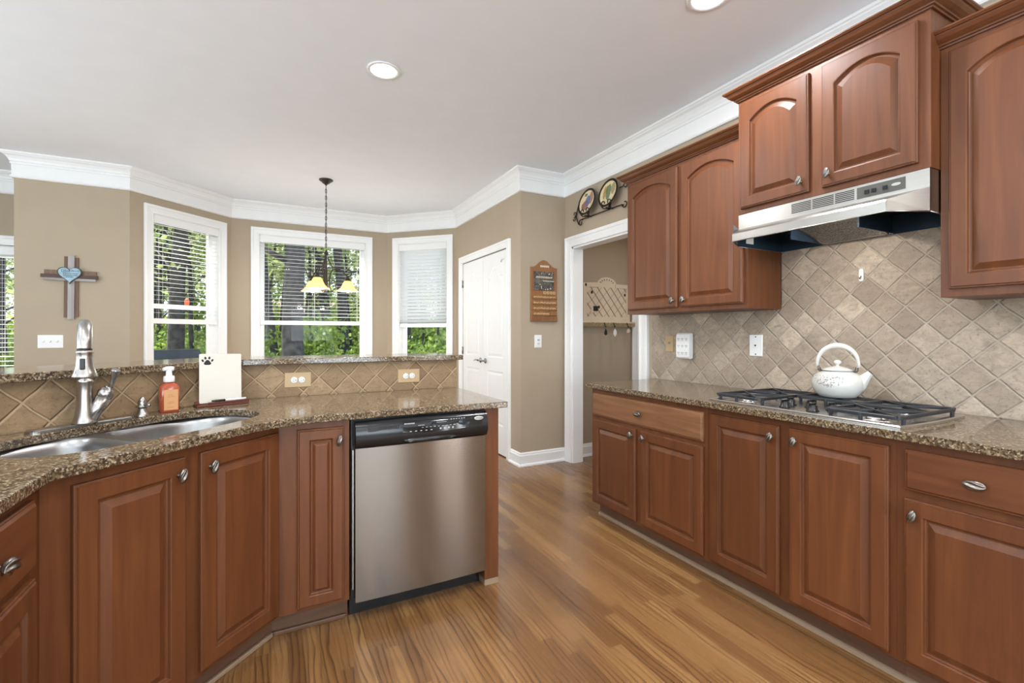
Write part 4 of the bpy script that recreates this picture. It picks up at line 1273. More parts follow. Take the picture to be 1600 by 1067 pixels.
lp2 = arc(0.135, 0, 0.025, -90, 90, n)+arc(-0.135, 0, 0.025, 90, 270, n)
t = MB(); t.rings([[(x, y, z) for x, y in q] for q, z in ((lp, 0.0), (lp, 0.008), (lp2, 0.0115))], True, True, True, 0, False); t.build('plate', M_nickel, dp)

sd_ = thing('soap_dispenser', (-0.468, 2.380, ZC), 45, 'small nickel deck-mounted dispenser between faucet and orange soap bottle', 'soap dispenser')
MB().lathe([(0.0, 0.0), (0.026, 0.0), (0.026, 0.003), (0.021, 0.012), (0.015, 0.030), (0.014, 0.036), (0, 0.036)], n=28).build('base', M_nickel, sd_)
MB().lathe([(0.013, 0.036), (0.024, 0.040), (0.0215, 0.043), (0.014, 0.048), (0.016, 0.056), (0.012, 0.068), (0.006, 0.078), (0.0, 0.081)], n=28).build('pump_top', M_nickel, sd_)
t = MB(); t.tube([(0, -0.008, 0.048), (0, -0.030, 0.050), (0, -0.044, 0.046)], [0.006, 0.005, 0.004], 10); t.build('nozzle', M_nickel, sd_)

# orange foam soap bottle
sb = thing('soap_bottle', (-0.394, 2.474, ZC), 20, 'orange foaming hand soap bottle with a white pump, by the sink', 'soap bottle')
sb.scale = (0.93, 0.93, 0.93)
mo = NT('orange_soap'); mo.set(Base_Color=sr(172, 82, 54), Roughness=0.12, Subsurface_Weight=0.25, Coat_Weight=0.4)
mo.b.inputs['Subsurface Radius'].default_value = (0.03, 0.01, 0.005)
def sq(w, r, n=5): return rrect(-w, w, -w*0.74, w*0.74, r, n)
t = MB(); Z = lambda L, z: [(x, y, z) for x, y in L]
t.rings([Z(sq(0.034, 0.010), 0.0), Z(sq(0.0375, 0.012), 0.003), Z(sq(0.0375, 0.012), 0.112), Z(sq(0.034, 0.014), 0.122), Z(sq(0.026, 0.013), 0.130), Z(sq(0.018, 0.010), 0.134), Z(sq(0.018, 0.010), 0.140)], True, True, True, 0, True)
t.build('bottle', mo.mat, sb)
lb = MB().box(-0.024, 0.030, -0.0284, -0.0279, 0.010, 0.104).build('paper_label', plain('orange_label', sr(214, 156, 104), 0.5), sb)
M_ink2 = plain('label_ink', sr(190, 120, 70), 0.6)
t = MB()
for z, w in ((0.078, 0.020), (0.070, 0.026), (0.046, 0.022), (0.040, 0.026), (0.022, 0.030)):
    x = -w/2+0.003
    while x < w/2: 
        q = random.uniform(0.002, 0.005); t.box(x, min(x+q, w/2+0.003), -0.0288, -0.0285, z, z+0.003); x += q+0.0015
t.build('printing', M_ink2, lb)
pt = MB(); pt.lathe([(0.0, 0.138), (0.0210, 0.138), (0.0220, 0.141), (0.0220, 0.158), (0.0205, 0.165), (0.0125, 0.168), (0.0115, 0.192), (0, 0.192)], n=28)
pt.build('pump_collar', M_white, sb)
pt = MB(); pt.tube([(0.018, 0, 0.198), (0.008, 0, 0.199), (-0.010, 0, 0.199), (-0.024, -0.004, 0.197)], [0.010, 0.0115, 0.011, 0.007], 14); pt.build('pump_nozzle', M_white, sb)

# paw-print whiteboard on a mahogany stand
wbd = thing('message_board', (-0.213, 2.598, ZC), 20, 'upright white memo board with a black paw print on a mahogany stand', 'memo board')
t = MB(); t.box(-0.105, 0.112, -0.035, 0.030, 0.0, 0.010); t.box(-0.060, 0.112, -0.035, -0.028, 0.010, 0.020); t.box(-0.105, 0.112, 0.000, 0.012, 0.010, 0.024)
t.build('stand', M_mahog, wbd, 0.002)
Mb = Matrix.Translation((0.0, 0.001, 0.024)) @ Matrix.Rotation(math.radians(-6), 4, 'X') @ Matrix.Rotation(math.radians(1.5), 4, 'Y')
t = MB(); pl = rrect(-0.088, 0.088, -0.012, 0.218, 0.006, 4)
vs0 = [Mb @ Vector((x, -0.0025, z)) for x, z in pl]; vs1 = [Mb @ Vector((x, 0.0025, z)) for x, z in pl]
t.rings([vs0, vs1], True, True, True, 0, False)
bo = t.build('board', plain('whiteboard_face', sr(216, 210, 198), 0.25), wbd)
pw = MB()
def blob(cx, cz, rx, rz, rot=0, n=16, pts=None):
    L = []
    for i in range(n):
        a = 2*PI*i/n; x, z = rx*math.cos(a), rz*math.sin(a)
        L.append((cx+x*math.cos(rot)-z*math.sin(rot), cz+x*math.sin(rot)+z*math.cos(rot)))
    if pts: L = pts
    q = [Mb @ Vector((x, -0.0031, z)) for x, z in L]; q2 = [Mb @ Vector((x, -0.0025, z)) for x, z in L]
    pw.rings([q, q2], True, True, False, 0, False)
cx, cz = -0.055, 0.176
pad = []
for i in range(24):
    a = 2*PI*i/24; r = 0.0125*(1+0.16*math.cos(3*(a-PI/2)))
    pad.append((cx+r*math.cos(a)*1.12, cz+r*math.sin(a)*0.92))
blob(0, 0, 0, 0, pts=pad)
for dx_, dz_, ro in ((-0.0195, 0.010, 0.5), (-0.0085, 0.022, 0.15), (0.0075, 0.0225, -0.15), (0.0195, 0.011, -0.5)):
    blob(cx+dx_, cz+dz_, 0.0042, 0.0068, ro)
pw.build('paw_print', plain('black_ink', (0.01, 0.01, 0.01), 0.6), bo)
mp = thing('marker_pen', (-0.213, 2.598, ZC), 20, 'white marker pen with a black cap lying on the memo board stand', 'pen')
MB().tube([(0.010, -0.0315, 0.0252), (0.098, -0.0315, 0.0252)], [0.0050, 0.0050], 14).build('barrel', M_white, mp)
MB().tube([(-0.046, -0.0315, 0.0252), (-0.030, -0.0315, 0.0252), (0.0095, -0.0315, 0.0252)], [0.0035, 0.0050, 0.0050], 14).build('cap', M_black, mp)

# ================================================================== HANGING LAMP
lx, ly = 0.492, 5.06
ch = thing('chandelier', (lx, ly, CEIL), 0, 'dark bronze hanging lamp with three amber bell shades in front of the bay window', 'chandelier')
MB().lathe([(0.0, -0.0005), (0.066, -0.0005), (0.068, -0.006), (0.060, -0.014), (0.040, -0.026), (0.034, -0.036), (0.014, -0.046), (0.010, -0.056), (0.0, -0.058)], n=36).build('canopy', M_bronze, ch)
t = MB(); z = -0.058; k = 0
while z > -0.715:
    pts = []
    for i in range(12):
        a = 2*PI*i/12; x = 0.0085*math.cos(a); zz = 0.0175*math.sin(a) + (0.004 if math.sin(a) > 0 else -0.004)
        pts.append((x, 0, z-0.0215+zz) if k % 2 else (0, x, z-0.0215+zz))
    t.tube(pts, 0.0023, 6, closed=True); z -= 0.0345; k += 1
t.build('chain', M_bronze, ch)
t = MB(); t.tube([(0, 0, -0.05), (0.002, 0.003, -0.3), (-0.002, 0.002, -0.5), (0, 0, -0.73)], 0.0028, 6); t.build('cord', M_black, ch)
MB().lathe([(0.0, -0.722), (0.010, -0.724), (0.016, -0.735), (0.020, -0.742), (0.020, -0.756), (0.009, -0.762), (0.010, -0.80), (0.012, -0.86), (0.012, -1.02), (0.016, -1.06), (0.010, -1.10), (0.016, -1.118), (0.008, -1.135), (0.0, -1.14)], n=20).build('centre_post', M_bronze, ch)
M_shade = NT('amber_glass_shade')
ts = M_shade.n('BsdfTranslucent'); ts.inputs[0].default_value = (0.95, 0.82, 0.52, 1)
mx_ = M_shade.n('MixShader'); mx_.inputs[0].default_value = 0.5
M_shade.set(Base_Color=M_shade.ramp(M_shade.noise(M_shade.obj(), 14, 3), [(0.3, (0.74, 0.50, 0.26)), (0.7, (0.92, 0.76, 0.50))]), Roughness=0.25, Emission_Color=(1.0, 0.74, 0.40), Emission_Strength=0.16)
M_shade.l(M_shade.b.outputs[0], mx_.inputs[1]); M_shade.l(ts.outputs[0], mx_.inputs[2]); M_shade.l(mx_.outputs[0], M_shade.out.inputs[0])
M_bulb = emit('lit_bulb', (1.0, 0.86, 0.62), 9.0)
base_a = -27.31 + 30     # camera right axis, in degrees
for q in range(3):
    a = math.radians(base_a + (0, 120, 240)[q])
    R = lambda r, z, off=0.0: (r*math.cos(a)-off*math.sin(a), r*math.sin(a)+off*math.cos(a), z)
    arm = MB()
    main = smooth_path([R(0.085, -1.105), R(0.062, -1.128), R(0.045, -1.115), R(0.034, -1.05), R(0.038, -0.97), R(0.062, -0.915), R(0.110, -0.895), R(0.155, -0.915), R(0.190, -0.955), R(0.212, -0.968), R(0.240, -0.955), R(0.248, -0.925), R(0.232, -0.902), R(0.208, -0.905), R(0.200, -0.925)], 5)
    arm.tube(main, 0.0060, 8)
    low = smooth_path([R(0.085, -1.105), R(0.094, -1.085), R(0.082, -1.070), R(0.070, -1.080)], 4); arm.tube(low, 0.0042, 8)
    stay = smooth_path([R(0.014, -0.748), R(0.022, -0.80), R(0.060, -0.885), R(0.062, -0.915)], 5); arm.tube(stay, 0.0052, 8)
    ao = arm.build('arm', M_bronze, ch)
    c = R(0.212, 0)
    MB().lathe([(0.006, -0.968), (0.010, -0.972), (0.012, -0.980), (0.034, -1.012), (0.034, -1.016), (0.0, -1.016)], (c[0], c[1], 0), n=24).build('shade_cap', M_bronze, ao)
    sh = MB().lathe([(0.024, -1.012), (0.034, -1.014), (0.046, -1.032), (0.055, -1.055), (0.070, -1.085), (0.095, -1.108), (0.112, -1.120), (0.109, -1.122), (0.092, -1.1115), (0.067, -1.089), (0.052, -1.058), (0.043, -1.035), (0.030, -1.018), (0.024, -1.016)], (c[0], c[1], 0), n=40, cap=False).build('lamp_shade', M_shade.mat, ao)
    MB().lathe([(0.0, -1.025), (0.014, -1.03), (0.016, -1.055), (0.028, -1.085), (0.032, -1.105), (0.026, -1.122), (0.012, -1.131), (0.0, -1.132)], (c[0], c[1], 0), n=24).build('bulb', M_bulb, ao)
    pl_ = bpy.data.lights.new('bulb_light', 'POINT'); pl_.energy = 9; pl_.color = (1.0, 0.94, 0.86); pl_.shadow_soft_size = 0.035
    po_ = bpy.data.objects.new('bulb_light', pl_); COL.objects.link(po_); po_.parent = ao; po_.location = (c[0], c[1], -1.165)

# ================================================================== ON THE WALLS
def plate(par, w, h, th, mat, name='plate', x=0, z=0):
    R = lambda i, y: arch_ring(x-w/2+i, x+w/2-i, z-h/2+i, z+h/2-i, 0, y, 2)
    t = MB(); t.rings([R(0, -0.0003), R(0, -th*0.5), R(0.003, -th)], True, True, True, 0, False)
    return t.build(name, mat, par)
# triple switch by the cross
s = thing('light_switch', (-1.735, 5.536, 1.183), 0, 'white triple light switch plate below the wooden cross', 'light switch')
plate(s, 0.170, 0.116, 0.006, M_white)
for dx in (-0.046, 0, 0.046):
    t = MB(); t.xbox(Matrix.Translation((dx, -0.010, 0.002)) @ Matrix.Rotation(math.radians(-25), 4, 'X'), 0.009, 0.012, 0.020); t.build('toggle', M_white, s, 0.001)
s = thing('light_switch', (2.280, 3.870, 1.180), 0, 'single white rocker light switch below the peg calendar', 'light switch')
plate(s, 0.078, 0.122, 0.006, M_white)
t = MB(); t.xbox(Matrix.Translation((0, -0.0065, 0)) @ Matrix.Rotation(math.radians(3), 4, 'X'), 0.034, 0.005, 0.066); t.build('rocker', M_white, s, 0.001)
t = MB(); t.box(-0.013, 0.013, -0.0100, -0.0085, 0.006, 0.020); t.box(-0.013, 0.013, -0.0100, -0.0085, -0.026, -0.020); t.build('dimmer_slider', plain('grey_plastic', sr(170, 168, 160), 0.4), s)

# outlets on the bar tile (wall y = 2.7795)
def duplex(x, z, label):
    o = thing('outlet', (x, 2.7795, z), 0, label, 'outlet')
    plate(o, 0.132, 0.080, 0.005, M_almond)
    for dx in (-0.019, 0.019):
        t = MB(); t.lathe([(0.0165, 0.0), (0.0165, 0.0068), (0.015, 0.0078), (0.0, 0.0078)], (dx, 0, 0), (0, -1, 0), 24)
        r = t.build('receptacle', M_white, o)
        t = MB(); y = -0.0086
        t.box(dx-0.006, dx+0.001, y, y+0.001, 0.0045, 0.0062); t.box(dx-0.006, dx+0.001, y, y+0.001, -0.0062, -0.0045)
        t.lathe([(0.0024, 0), (0.0024, 0.0008), (0, 0.0008)], (dx+0.008, -0.0078, 0), (0, -1, 0), 10)
        t.build('slots', M_dark, r)
    t = MB().lathe([(0.0028, 0), (0.0028, 0.0008), (0, 0.0012)], (0, -0.005, 0), (0, -1, 0), 10).build('screw', M_pewter, o)
duplex(0.128, 1.001, 'almond double outlet in the bar tile, nearer the memo board')
duplex(0.735, 0.998, 'almond double outlet in the bar tile, nearer the end of the bar')

# on the right-hand tile (surface X = 2.58): local x = -Y
TX = 2.5797
s = thing('jack_plate', (TX, 2.490, 1.180), -90, 'almond phone jack plate on the tile next to the hall opening', 'wall plate')
plate(s, 0.074, 0.118, 0.005, M_almond)
t = MB(); t.box(-0.009, 0.009, -0.0085, -0.005, -0.002, 0.014); t.box(-0.006, 0.006, -0.0095, -0.0084, 0.001, 0.010, 0); t.build('jack', M_pewter, s)
s = thing('surge_protector', (TX, 2.325, 1.168), -90, 'white six-outlet surge protector plugged in on the tile backsplash', 'surge protector')
t = MB(); t.box(-0.055, 0.055, -0.012, -0.0003, -0.065, 0.065); t.build('wall_adapter', plain('beige_adapter', sr(150, 138, 120), 0.4), s, 0.003)
pr_ = [(-0.012, -0.085), (-0.036, -0.092), (-0.050, -0.080), (-0.053, -0.055), (-0.053, 0.060), (-0.050, 0.080), (-0.036, 0.090), (-0.012, 0.085)]
t = MB().prism(pr_, -0.058, 0.058, 'yz'); so_ = t.build('housing', M_white, s, 0.004)
t = MB()
for zc in (0.048, 0.0, -0.048):
    for xc in (-0.034, 0.0, 0.034):
        t.box(xc-0.007, xc-0.0045, -0.0540, -0.0528, zc-0.004, zc+0.006); t.box(xc+0.0045, xc+0.007, -0.0540, -0.0528, zc-0.004, zc+0.005)
        t.box(xc-0.002, xc+0.002, -0.0540, -0.0528, zc-0.012, zc-0.008)
t.build('sockets', M_dark, so_)
s = thing('jack_plate', (TX, 1.808, 1.181), -90, 'white phone jack plate on the tile left of the cooktop', 'wall plate')
plate(s, 0.084, 0.128, 0.006, M_white)
t = MB(); t.box(-0.011, 0.011, -0.009, -0.006, -0.014, 0.008); t.build('jack', M_white, s, 0.001)
t = MB(); t.box(-0.005, 0.005, -0.0100, -0.0089, -0.004, 0.005)
for z in (-0.052, 0.052): t.lathe([(0.004, 0), (0.004, 0.001), (0, 0.002)], (0, -0.006, z), (0, -1, 0), 12)
t.build('jack_socket', M_dark, s)
s = thing('wall_hook', (TX, 1.248, 1.539), -90, 'small white adhesive hook on the tile above the kettle', 'hook')
t = MB(); pl = rrect(-0.010, 0.010, -0.030, 0.032, 0.008, 4); t.prism(pl, -0.004, -0.0003, 'xz'); t.build('hook_plate', M_white, s)
t = MB(); t.tube(smooth_path([(0, -0.004, -0.004), (0, -0.010, -0.016), (0, -0.016, -0.019), (0, -0.020, -0.012)], 4), 0.0026, 8); t.build('hook_arm', M_nickel, s)

# wooden cross
M_w1 = wood_cherry('weathered_brown_wood', 'z', (0.26, 0.17, 0.12), (0.12, 0.075, 0.05), 0.8)
M_w2 = wood_cherry('weathered_grey_wood', 'z', (0.52, 0.50, 0.49), (0.26, 0.22, 0.20), 0.85)
M_w3 = wood_cherry('dark_weathered_wood', 'x', (0.14, 0.085, 0.065), (0.06, 0.035, 0.03), 0.8)
M_w4 = wood_cherry('grey_weathered_wood_lengthwise', 'x', (0.46, 0.44, 0.43), (0.24, 0.21, 0.20), 0.85)
cr = thing('wooden_cross', (-1.595, 5.536, 1.66), 0, 'rustic wooden wall cross of layered slats with a blue heart in the middle', 'cross')
M_ = lambda cx, cy, cz, ang: Matrix.Translation((cx, cy, cz)) @ Matrix.Rotation(math.radians(ang), 4, 'Y')
def slat(name, mat, cx, cy, cz, sx, sy, sz, ang=0):
    t = MB(); t.xbox(M_(cx, cy, cz, ang), sx, sy, sz); return t.build(name, mat, cr, 0.0015)
slat('upright', M_w1, -0.026, -0.008, 0.010, 0.044, 0.014, 0.545, 0.4)
slat('upright', M_w1, 0.030, -0.008, 0.010, 0.040, 0.014, 0.530, 0.4)
slat('upright', M_w2, 0.003, -0.022, 0.006, 0.044, 0.014, 0.570, 0.5)
slat('crossbar', M_w1, 0.000, -0.012, 0.135, 0.355, 0.016, 0.045, 0.6)
slat('crossbar', M_w3, -0.001, -0.032, 0.102, 0.390, 0.014, 0.030, 0.6)
slat('crossbar', M_w4, 0.000, -0.026, 0.078, 0.350, 0.014, 0.026, 0.6)
ht = []
for i in range(48):
    a = 2*PI*i/48
    ht.append((0.0052*16*math.sin(a)**3, 0.0052*(13*math.cos(a)-5*math.cos(2*a)-2*math.cos(3*a)-math.cos(4*a))+0.122))
t = MB().prism(ht, -0.050, -0.036, 'xz'); 
hb_ = t.build('heart', plain('dark_heart_edge', (0.05, 0.055, 0.06), 0.6), cr)
ht2 = [((x)*0.91, (z-0.122)*0.91+0.122) for x, z in ht]
hf = MB().prism(ht2, -0.052, -0.0499, 'xz').build('heart_face', plain('pale_blue_paint', sr(150, 178, 190), 0.6, mott=0.25, scale=25), hb_)
M_blueink = plain('navy_ink', (0.03, 0.06, 0.11), 0.6)
text_mesh('lettering', 'Love', 0.032, M_blueink, hb_, MXZ(-0.025, -0.0524, 0.150), align='CENTER')
rng = random.Random(11)
t = MB()
for z, x0, x1 in ((0.152, 0.012, 0.062), (0.128, -0.045, 0.045), (0.112, -0.040, 0.046), (0.096, -0.022, 0.022)):
    x = x0
    while x < x1:
        w = rng.uniform(0.006, 0.012); n_ = 8; pts = [(x+w*i/n_, -0.0526, z+0.0032*math.sin(i*1.7+x*200)) for i in range(n_+1)]
        t.tube(pts, 0.0011, 5); x += w+0.004
t.build('handwriting', M_blueink, hb_)

# peg calendar on the narrow wall
pc_ = thing('peg_calendar', (2.339, 3.870, 1.66), 0, 'arched wooden peg calendar with a dark picture sign, above the rocker switch', 'calendar')
o_ = []
for i in range(21):
    s_ = -1+2*i/20; o_.append((0.148*-s_, 0.232+0.070*(0.5+0.5*math.cos(PI*min(1, abs(s_)/0.86)))))
out_ = [(-0.148, -0.290), (0.148, -0.290)] + o_
MB().prism(out_, -0.018, -0.0004, 'xz').build('back_board', M_pine, pc_, 0.002)
M_pic = NT('dark_farm_picture')
pv = M_pic.obj()
M_pic.set(Base_Color=M_pic.ramp(M_pic.noise(pv, 28, 5, 0.7, 0.8), [(0.35, (0.03, 0.03, 0.035)), (0.5, (0.10, 0.09, 0.08)), (0.60, (0.20, 0.17, 0.14)), (0.72, (0.10, 0.13, 0.06))]), Roughness=0.5)
pi_ = MB().box(-0.118, 0.108, -0.0235, -0.018, 0.010, 0.190).build('picture', M_pic.mat, pc_, 0.001)
M_cream = plain('cream_paint', sr(225, 212, 190), 0.6)
t = MB(); rng = random.Random(5)
for z, x0, x1, a_ in ((0.135, -0.095, 0.080, 0.011), (0.100, -0.02, 0.10, 0.006)):
    x = x0
    while x < x1:
        w = rng.uniform(0.010, 0.018); n_ = 10; pts = [(x+w*i/n_, -0.0242, z+a_*math.sin(i*1.3+x*300)) for i in range(n_+1)]
        t.tube(pts, 0.0016, 5); x += w+0.003
for _ in range(14):
    x, z = rng.uniform(-0.105, 0.095), rng.choice([rng.uniform(0.018, 0.07), rng.uniform(0.160, 0.182)])
    t.lathe([(rng.uniform(0.003, 0.008), 0), (0.003, 0.0015), (0, 0.0015)], (x, -0.0235, z), (0, -1, 0), 8)
t.build('painted_lettering', M_cream, pi_)
t = MB()
for k in range(5): t.box(-0.045+k*0.020, -0.045+k*0.020+0.016, -0.0225, -0.018, 0.232, 0.250)
t.build('month_tiles', M_cream, pc_, 0.001)
t = MB()
for z in (-0.052, -0.106, -0.160, -0.212): t.box(-0.128, 0.140, -0.030, -0.018, z-0.020, z-0.013)
t.build('shelf_rails', M_pine, pc_, 0.001)
M_tilew = plain('pale_wood_tiles', sr(205, 168, 120), 0.6, mott=0.15, scale=60)
MI = plain('tile_print', (0.05, 0.03, 0.02), 0.6)
t = MB(); ti = MB()
for r_, z in enumerate((-0.006, -0.062, -0.116, -0.170, -0.222)):
    n0, n1 = ((3, 7), (0, 7), (0, 7), (0, 7), (0, 5))[r_]
    for k in range(n0, n1):
        x = -0.118+k*0.0355
        zz = z-0.0125 if r_ else z-0.020
        t.box(x, x+0.027, -0.0275, -0.018, zz+0.0005 if r_ else zz, zz+0.026)
        ti.box(x+0.008, x+0.012, -0.0282, -0.0276, zz+0.008, zz+0.018); ti.box(x+0.015, x+0.019, -0.0282, -0.0276, zz+0.008, zz+0.018)
to = t.build('date_tiles', M_tilew, pc_, 0.001); ti.build('date_numbers', MI, to)
t = MB()
for k in range(6):
    pass
MB().box(-0.130, 0.142, -0.034, -0.018, -0.290, -0.245).build('tile_tray', M_pine, pc_, 0.002)

# iron plate rack over the hall opening (wall X = 2.59; local x = -Y)
pk = thing('plate_rack', (2.59, 3.30, 2.33), -90, 'black wrought-iron plate rack with scrolled ends above the hall opening', 'plate rack')
t = MB(); r_ = 0.0048
def scroll(c, r0, a0, a1, n=22, dec=0.55, y=-0.02):
    return [(c[0]+r0*(1-dec*i/n)*math.cos(math.radians(a0+(a1-a0)*i/n)), y, c[1]+r0*(1-dec*i/n)*math.sin(math.radians(a0+(a1-a0)*i/n))) for i in range(n+1)]
t.tube([(-0.27, -0.02, -0.012), (0.30, -0.02, -0.012)], r_, 8)
t.tube(scroll((-0.275, -0.042), 0.030, 90, 400), r_, 8)
t.tube(scroll((0.335, -0.012), 0.034, 180, 470), r_, 8)
t.tube(smooth_path([(-0.31, -0.02, -0.05), (-0.345, -0.02, 0.02), (-0.37, -0.02, 0.035)], 5), r_, 8)
t.tube(scroll((-0.372, 0.060), 0.025, -90, 210), r_*0.9, 8); t.tube(scroll((-0.385, 0.012), 0.020, 90, -220), r_*0.9, 8)
t.tube(smooth_path([(-0.352, -0.02, 0.03), (-0.325, -0.02, 0.10), (-0.29, -0.02, 0.16), (-0.25, -0.02, 0.185)], 5), r_, 8)
t.tube([(0.27, -0.02, 0.135), (0.315, -0.02, 0.135)], r_, 8)
t.tube(scroll((0.345, 0.135), 0.028, 180, -160), r_, 8)
for cx in (-0.135, 0.165):
    for sg in (-1, 1):
        t.tube([(cx+sg*0.0, -0.02, -0.012), (cx+sg*0.045, -0.070, -0.010), (cx+sg*0.065, -0.076, 0.012)], r_*0.9, 8)
        t.tube(scroll((cx+sg*0.035, 0.030), 0.030, -90 if sg > 0 else -90, 200 if sg > 0 else -380, y=-0.078), r_*0.85, 8)
    t.tube([(cx, -0.004, -0.012), (cx, -0.078, -0.012)], r_*0.9, 8)
    t.tube([(cx-0.05, -0.004, -0.012), (cx-0.05, -0.004, 0.18)], r_*0.8, 8)
t.tube([(-0.27, -0.002, -0.012), (-0.27, -0.02, -0.012)], r_, 8); t.tube([(0.30, -0.002, -0.012), (0.30, -0.02, -0.012)], r_, 8)
t.build('iron_frame', M_iron, pk)
def plate_mat(name, motif):
    m = NT(name); v = m.obj(); sp = m.n('SeparateXYZ'); m.l(v, sp.inputs[0])
    n_ = m.noise(v, 45, 4, 0.7)
    def ell(cx, cz, rx, rz, amp=0.5):
        a = m.math('DIVIDE', m.math('SUBTRACT', sp.outputs['X'], cx), rx); b = m.math('DIVIDE', m.math('SUBTRACT', sp.outputs['Z'], cz), rz)
        d = m.math('SQRT', m.math('ADD', m.math('MULTIPLY', a, a), m.math('MULTIPLY', b, b)))
        return m.math('LESS_THAN', m.math('ADD', d, m.math('MULTIPLY', m.math('SUBTRACT', n_, 0.5), amp*2)), 1.0)
    c = m.mix(m.ramp(n_, [(0.4, 0.0), (0.6, 0.35)]), sr(222, 205, 160), sr(190, 165, 120))
    for cx, cz, rx, rz, col in motif: c = m.mix(m.math('MULTIPLY', ell(cx, cz, rx, rz), 0.9), c, col)
    m.set(Base_Color=c, Roughness=0.2, Coat_Weight=0.4)
    return m.mat
MPa = plate_mat('fruit_painted_glaze', [(-0.02, -0.03, 0.055, 0.045, sr(120, 55, 50)), (0.055, 0.03, 0.030, 0.055, sr(140, 80, 60)), (0.01, 0.01, 0.036, 0.046, sr(70, 75, 130)), (-0.03, 0.07, 0.020, 0.014, sr(90, 85, 60))])
MPb = plate_mat('herb_painted_glaze', [(-0.05, 0.01, 0.022, 0.055, sr(165, 130, 80)), (0.0, 0.01, 0.030, 0.070, sr(85, 115, 85)), (0.055, 0.03, 0.028, 0.050, sr(150, 135, 80)), (-0.025, 0.035, 0.014, 0.04, sr(100, 120, 60))])
for cx, mt, lab in ((-0.135, MPa, 'round dark-rimmed plate painted with purple fruit, left on the iron rack'), (0.165, MPb, 'round dark-rimmed plate painted with green herbs, right on the iron rack')):
    p = thing('decorative_plate', (2.59-0.050, 3.30-cx, 2.33+0.116), -90, lab, 'plate')
    M = Matrix.Rotation(math.radians(-12), 4, 'X')
    q = MB().lathe([(0.0, 0.0), (0.088, 0.0), (0.096, 0.004), (0.122, 0.012), (0.124, 0.009), (0.098, -0.002), (0.085, -0.006), (0.0, -0.006)], (0, 0, 0), (0, -1, 0), 48)
    q.v = [tuple(M @ Vector(v)) for v in q.v]; o = q.build('rim', M_iron, p)
    q = MB().lathe([(0.0, 0.0010), (0.090, 0.0010), (0.096, 0.0048), (0.104, 0.0080), (0.1035, 0.0086), (0.095, 0.0056), (0.089, 0.0020), (0.0, 0.0020)], (0, 0, 0), (0, -1, 0), 48, cap=False)
    q.v = [tuple(M @ Vector(v)) for v in q.v]; q.build('painted_centre', mt, p)

# memo rack in the hall (wall Y = 3.90)
M_mcream = plain('cream_painted_wood', sr(224, 206, 182), 0.6, mott=0.05)
mr = thing('memo_rack', (3.127, 3.900, 1.58), 0, 'cream wooden memo rack with lattice ribbons and a fringed shelf in the hall', 'memo rack')
w_ = 0.305
oc = [(-w_, -0.20), (w_, -0.20), (w_, 0.195)] + [(0.128*math.cos(math.radians(a_)), 0.185+0.080*math.sin(math.radians(a_))) for a_ in range(8, 173, 12)] + [(-w_, 0.195)]
MB().prism(oc, -0.012, -0.0004, 'xz').build('back_board', M_mcream, mr, 0.002)
t = MB(); t.box(-w_, -w_+0.045, -0.020, -0.012, -0.20, 0.195); t.box(w_-0.045, w_, -0.020, -0.012, -0.20, 0.195); t.box(-w_+0.045, w_-0.045, -0.020, -0.012, -0.20, -0.150)
t.box(-w_+0.045, -0.11, -0.020, -0.012, 0.155, 0.195); t.box(0.11, w_-0.045, -0.020, -0.012, 0.155, 0.195)
t.build('frame', M_mcream, mr, 0.001)
M_rib = plain('taupe_ribbon', sr(150, 122, 96), 0.7)
t = MB()
def clipseg(p0, d, x0, x1, z0, z1):
    ts_ = []
    a_, b_ = -9, 9
    for i_, (lo, hi) in enumerate(((x0, x1), (z0, z1))):
        t0, t1 = (lo-p0[i_])/d[i_], (hi-p0[i_])/d[i_]
        if t0 > t1: t0, t1 = t1, t0
        a_ = max(a_, t0); b_ = min(b_, t1)
    return (a_, b_) if b_ > a_ else None
for k in range(-6, 7):
    for dr, wd, mt_ in (((0.62, -0.78), 0.006, 0),):
        r__ = clipseg((k*0.088, 0), dr, -0.262, 0.262, -0.152, 0.157)
        if r__:
            a_, b_ = r__; p0 = (k*0.088+dr[0]*a_, dr[1]*a_); p1 = (k*0.088+dr[0]*b_, dr[1]*b_)
            cx, cz = (p0[0]+p1[0])/2, (p0[1]+p1[1])/2; L = (b_-a_)
            t.xbox(Matrix.Translation((cx, -0.0135, cz)) @ Matrix.Rotation(-math.atan2(dr[1], dr[0]), 4, 'Y'), L, 0.003, 0.007)
t.build('ribbons', M_rib, mr)
t = MB()
for k in range(-6, 7):
    dr = (0.70, 0.71); r__ = clipseg((k*0.110, 0), dr, -0.262, 0.262, -0.152, 0.157)
    if r__:
        a_, b_ = r__; cx, cz = k*0.110+dr[0]*(a_+b_)/2, dr[1]*(a_+b_)/2
        t.xbox(Matrix.Translation((cx, -0.0128, cz)) @ Matrix.Rotation(-math.atan2(dr[1], dr[0]), 4, 'Y'), b_-a_, 0.0015, 0.004)
t.build('thin_ribbons', plain('pale_taupe_ribbon', sr(178, 156, 128), 0.7), mr)
t = MB()
for a_ in range(30, 160, 20): t.xbox(Matrix.Translation((0.095*math.cos(math.radians(a_)), -0.0130, 0.180+0.058*math.sin(math.radians(a_)))) @ Matrix.Rotation(math.radians(-a_), 4, 'Y'), 0.016, 0.002, 0.007)
for x, z in ((-0.275, 0.175), (-0.20, 0.10), (0.235, 0.085), (-0.11, -0.05)): t.ball((x, -0.022, z), 0.012, 0.004, 0.016, 10, 6)
t.build('dark_beads', M_dark, mr)
t = MB(); t.box(-0.345, 0.355, -0.055, -0.0005, -0.218, -0.201); t.build('shelf', M_mcream, mr, 0.002)
t = MB(); rng = random.Random(3)
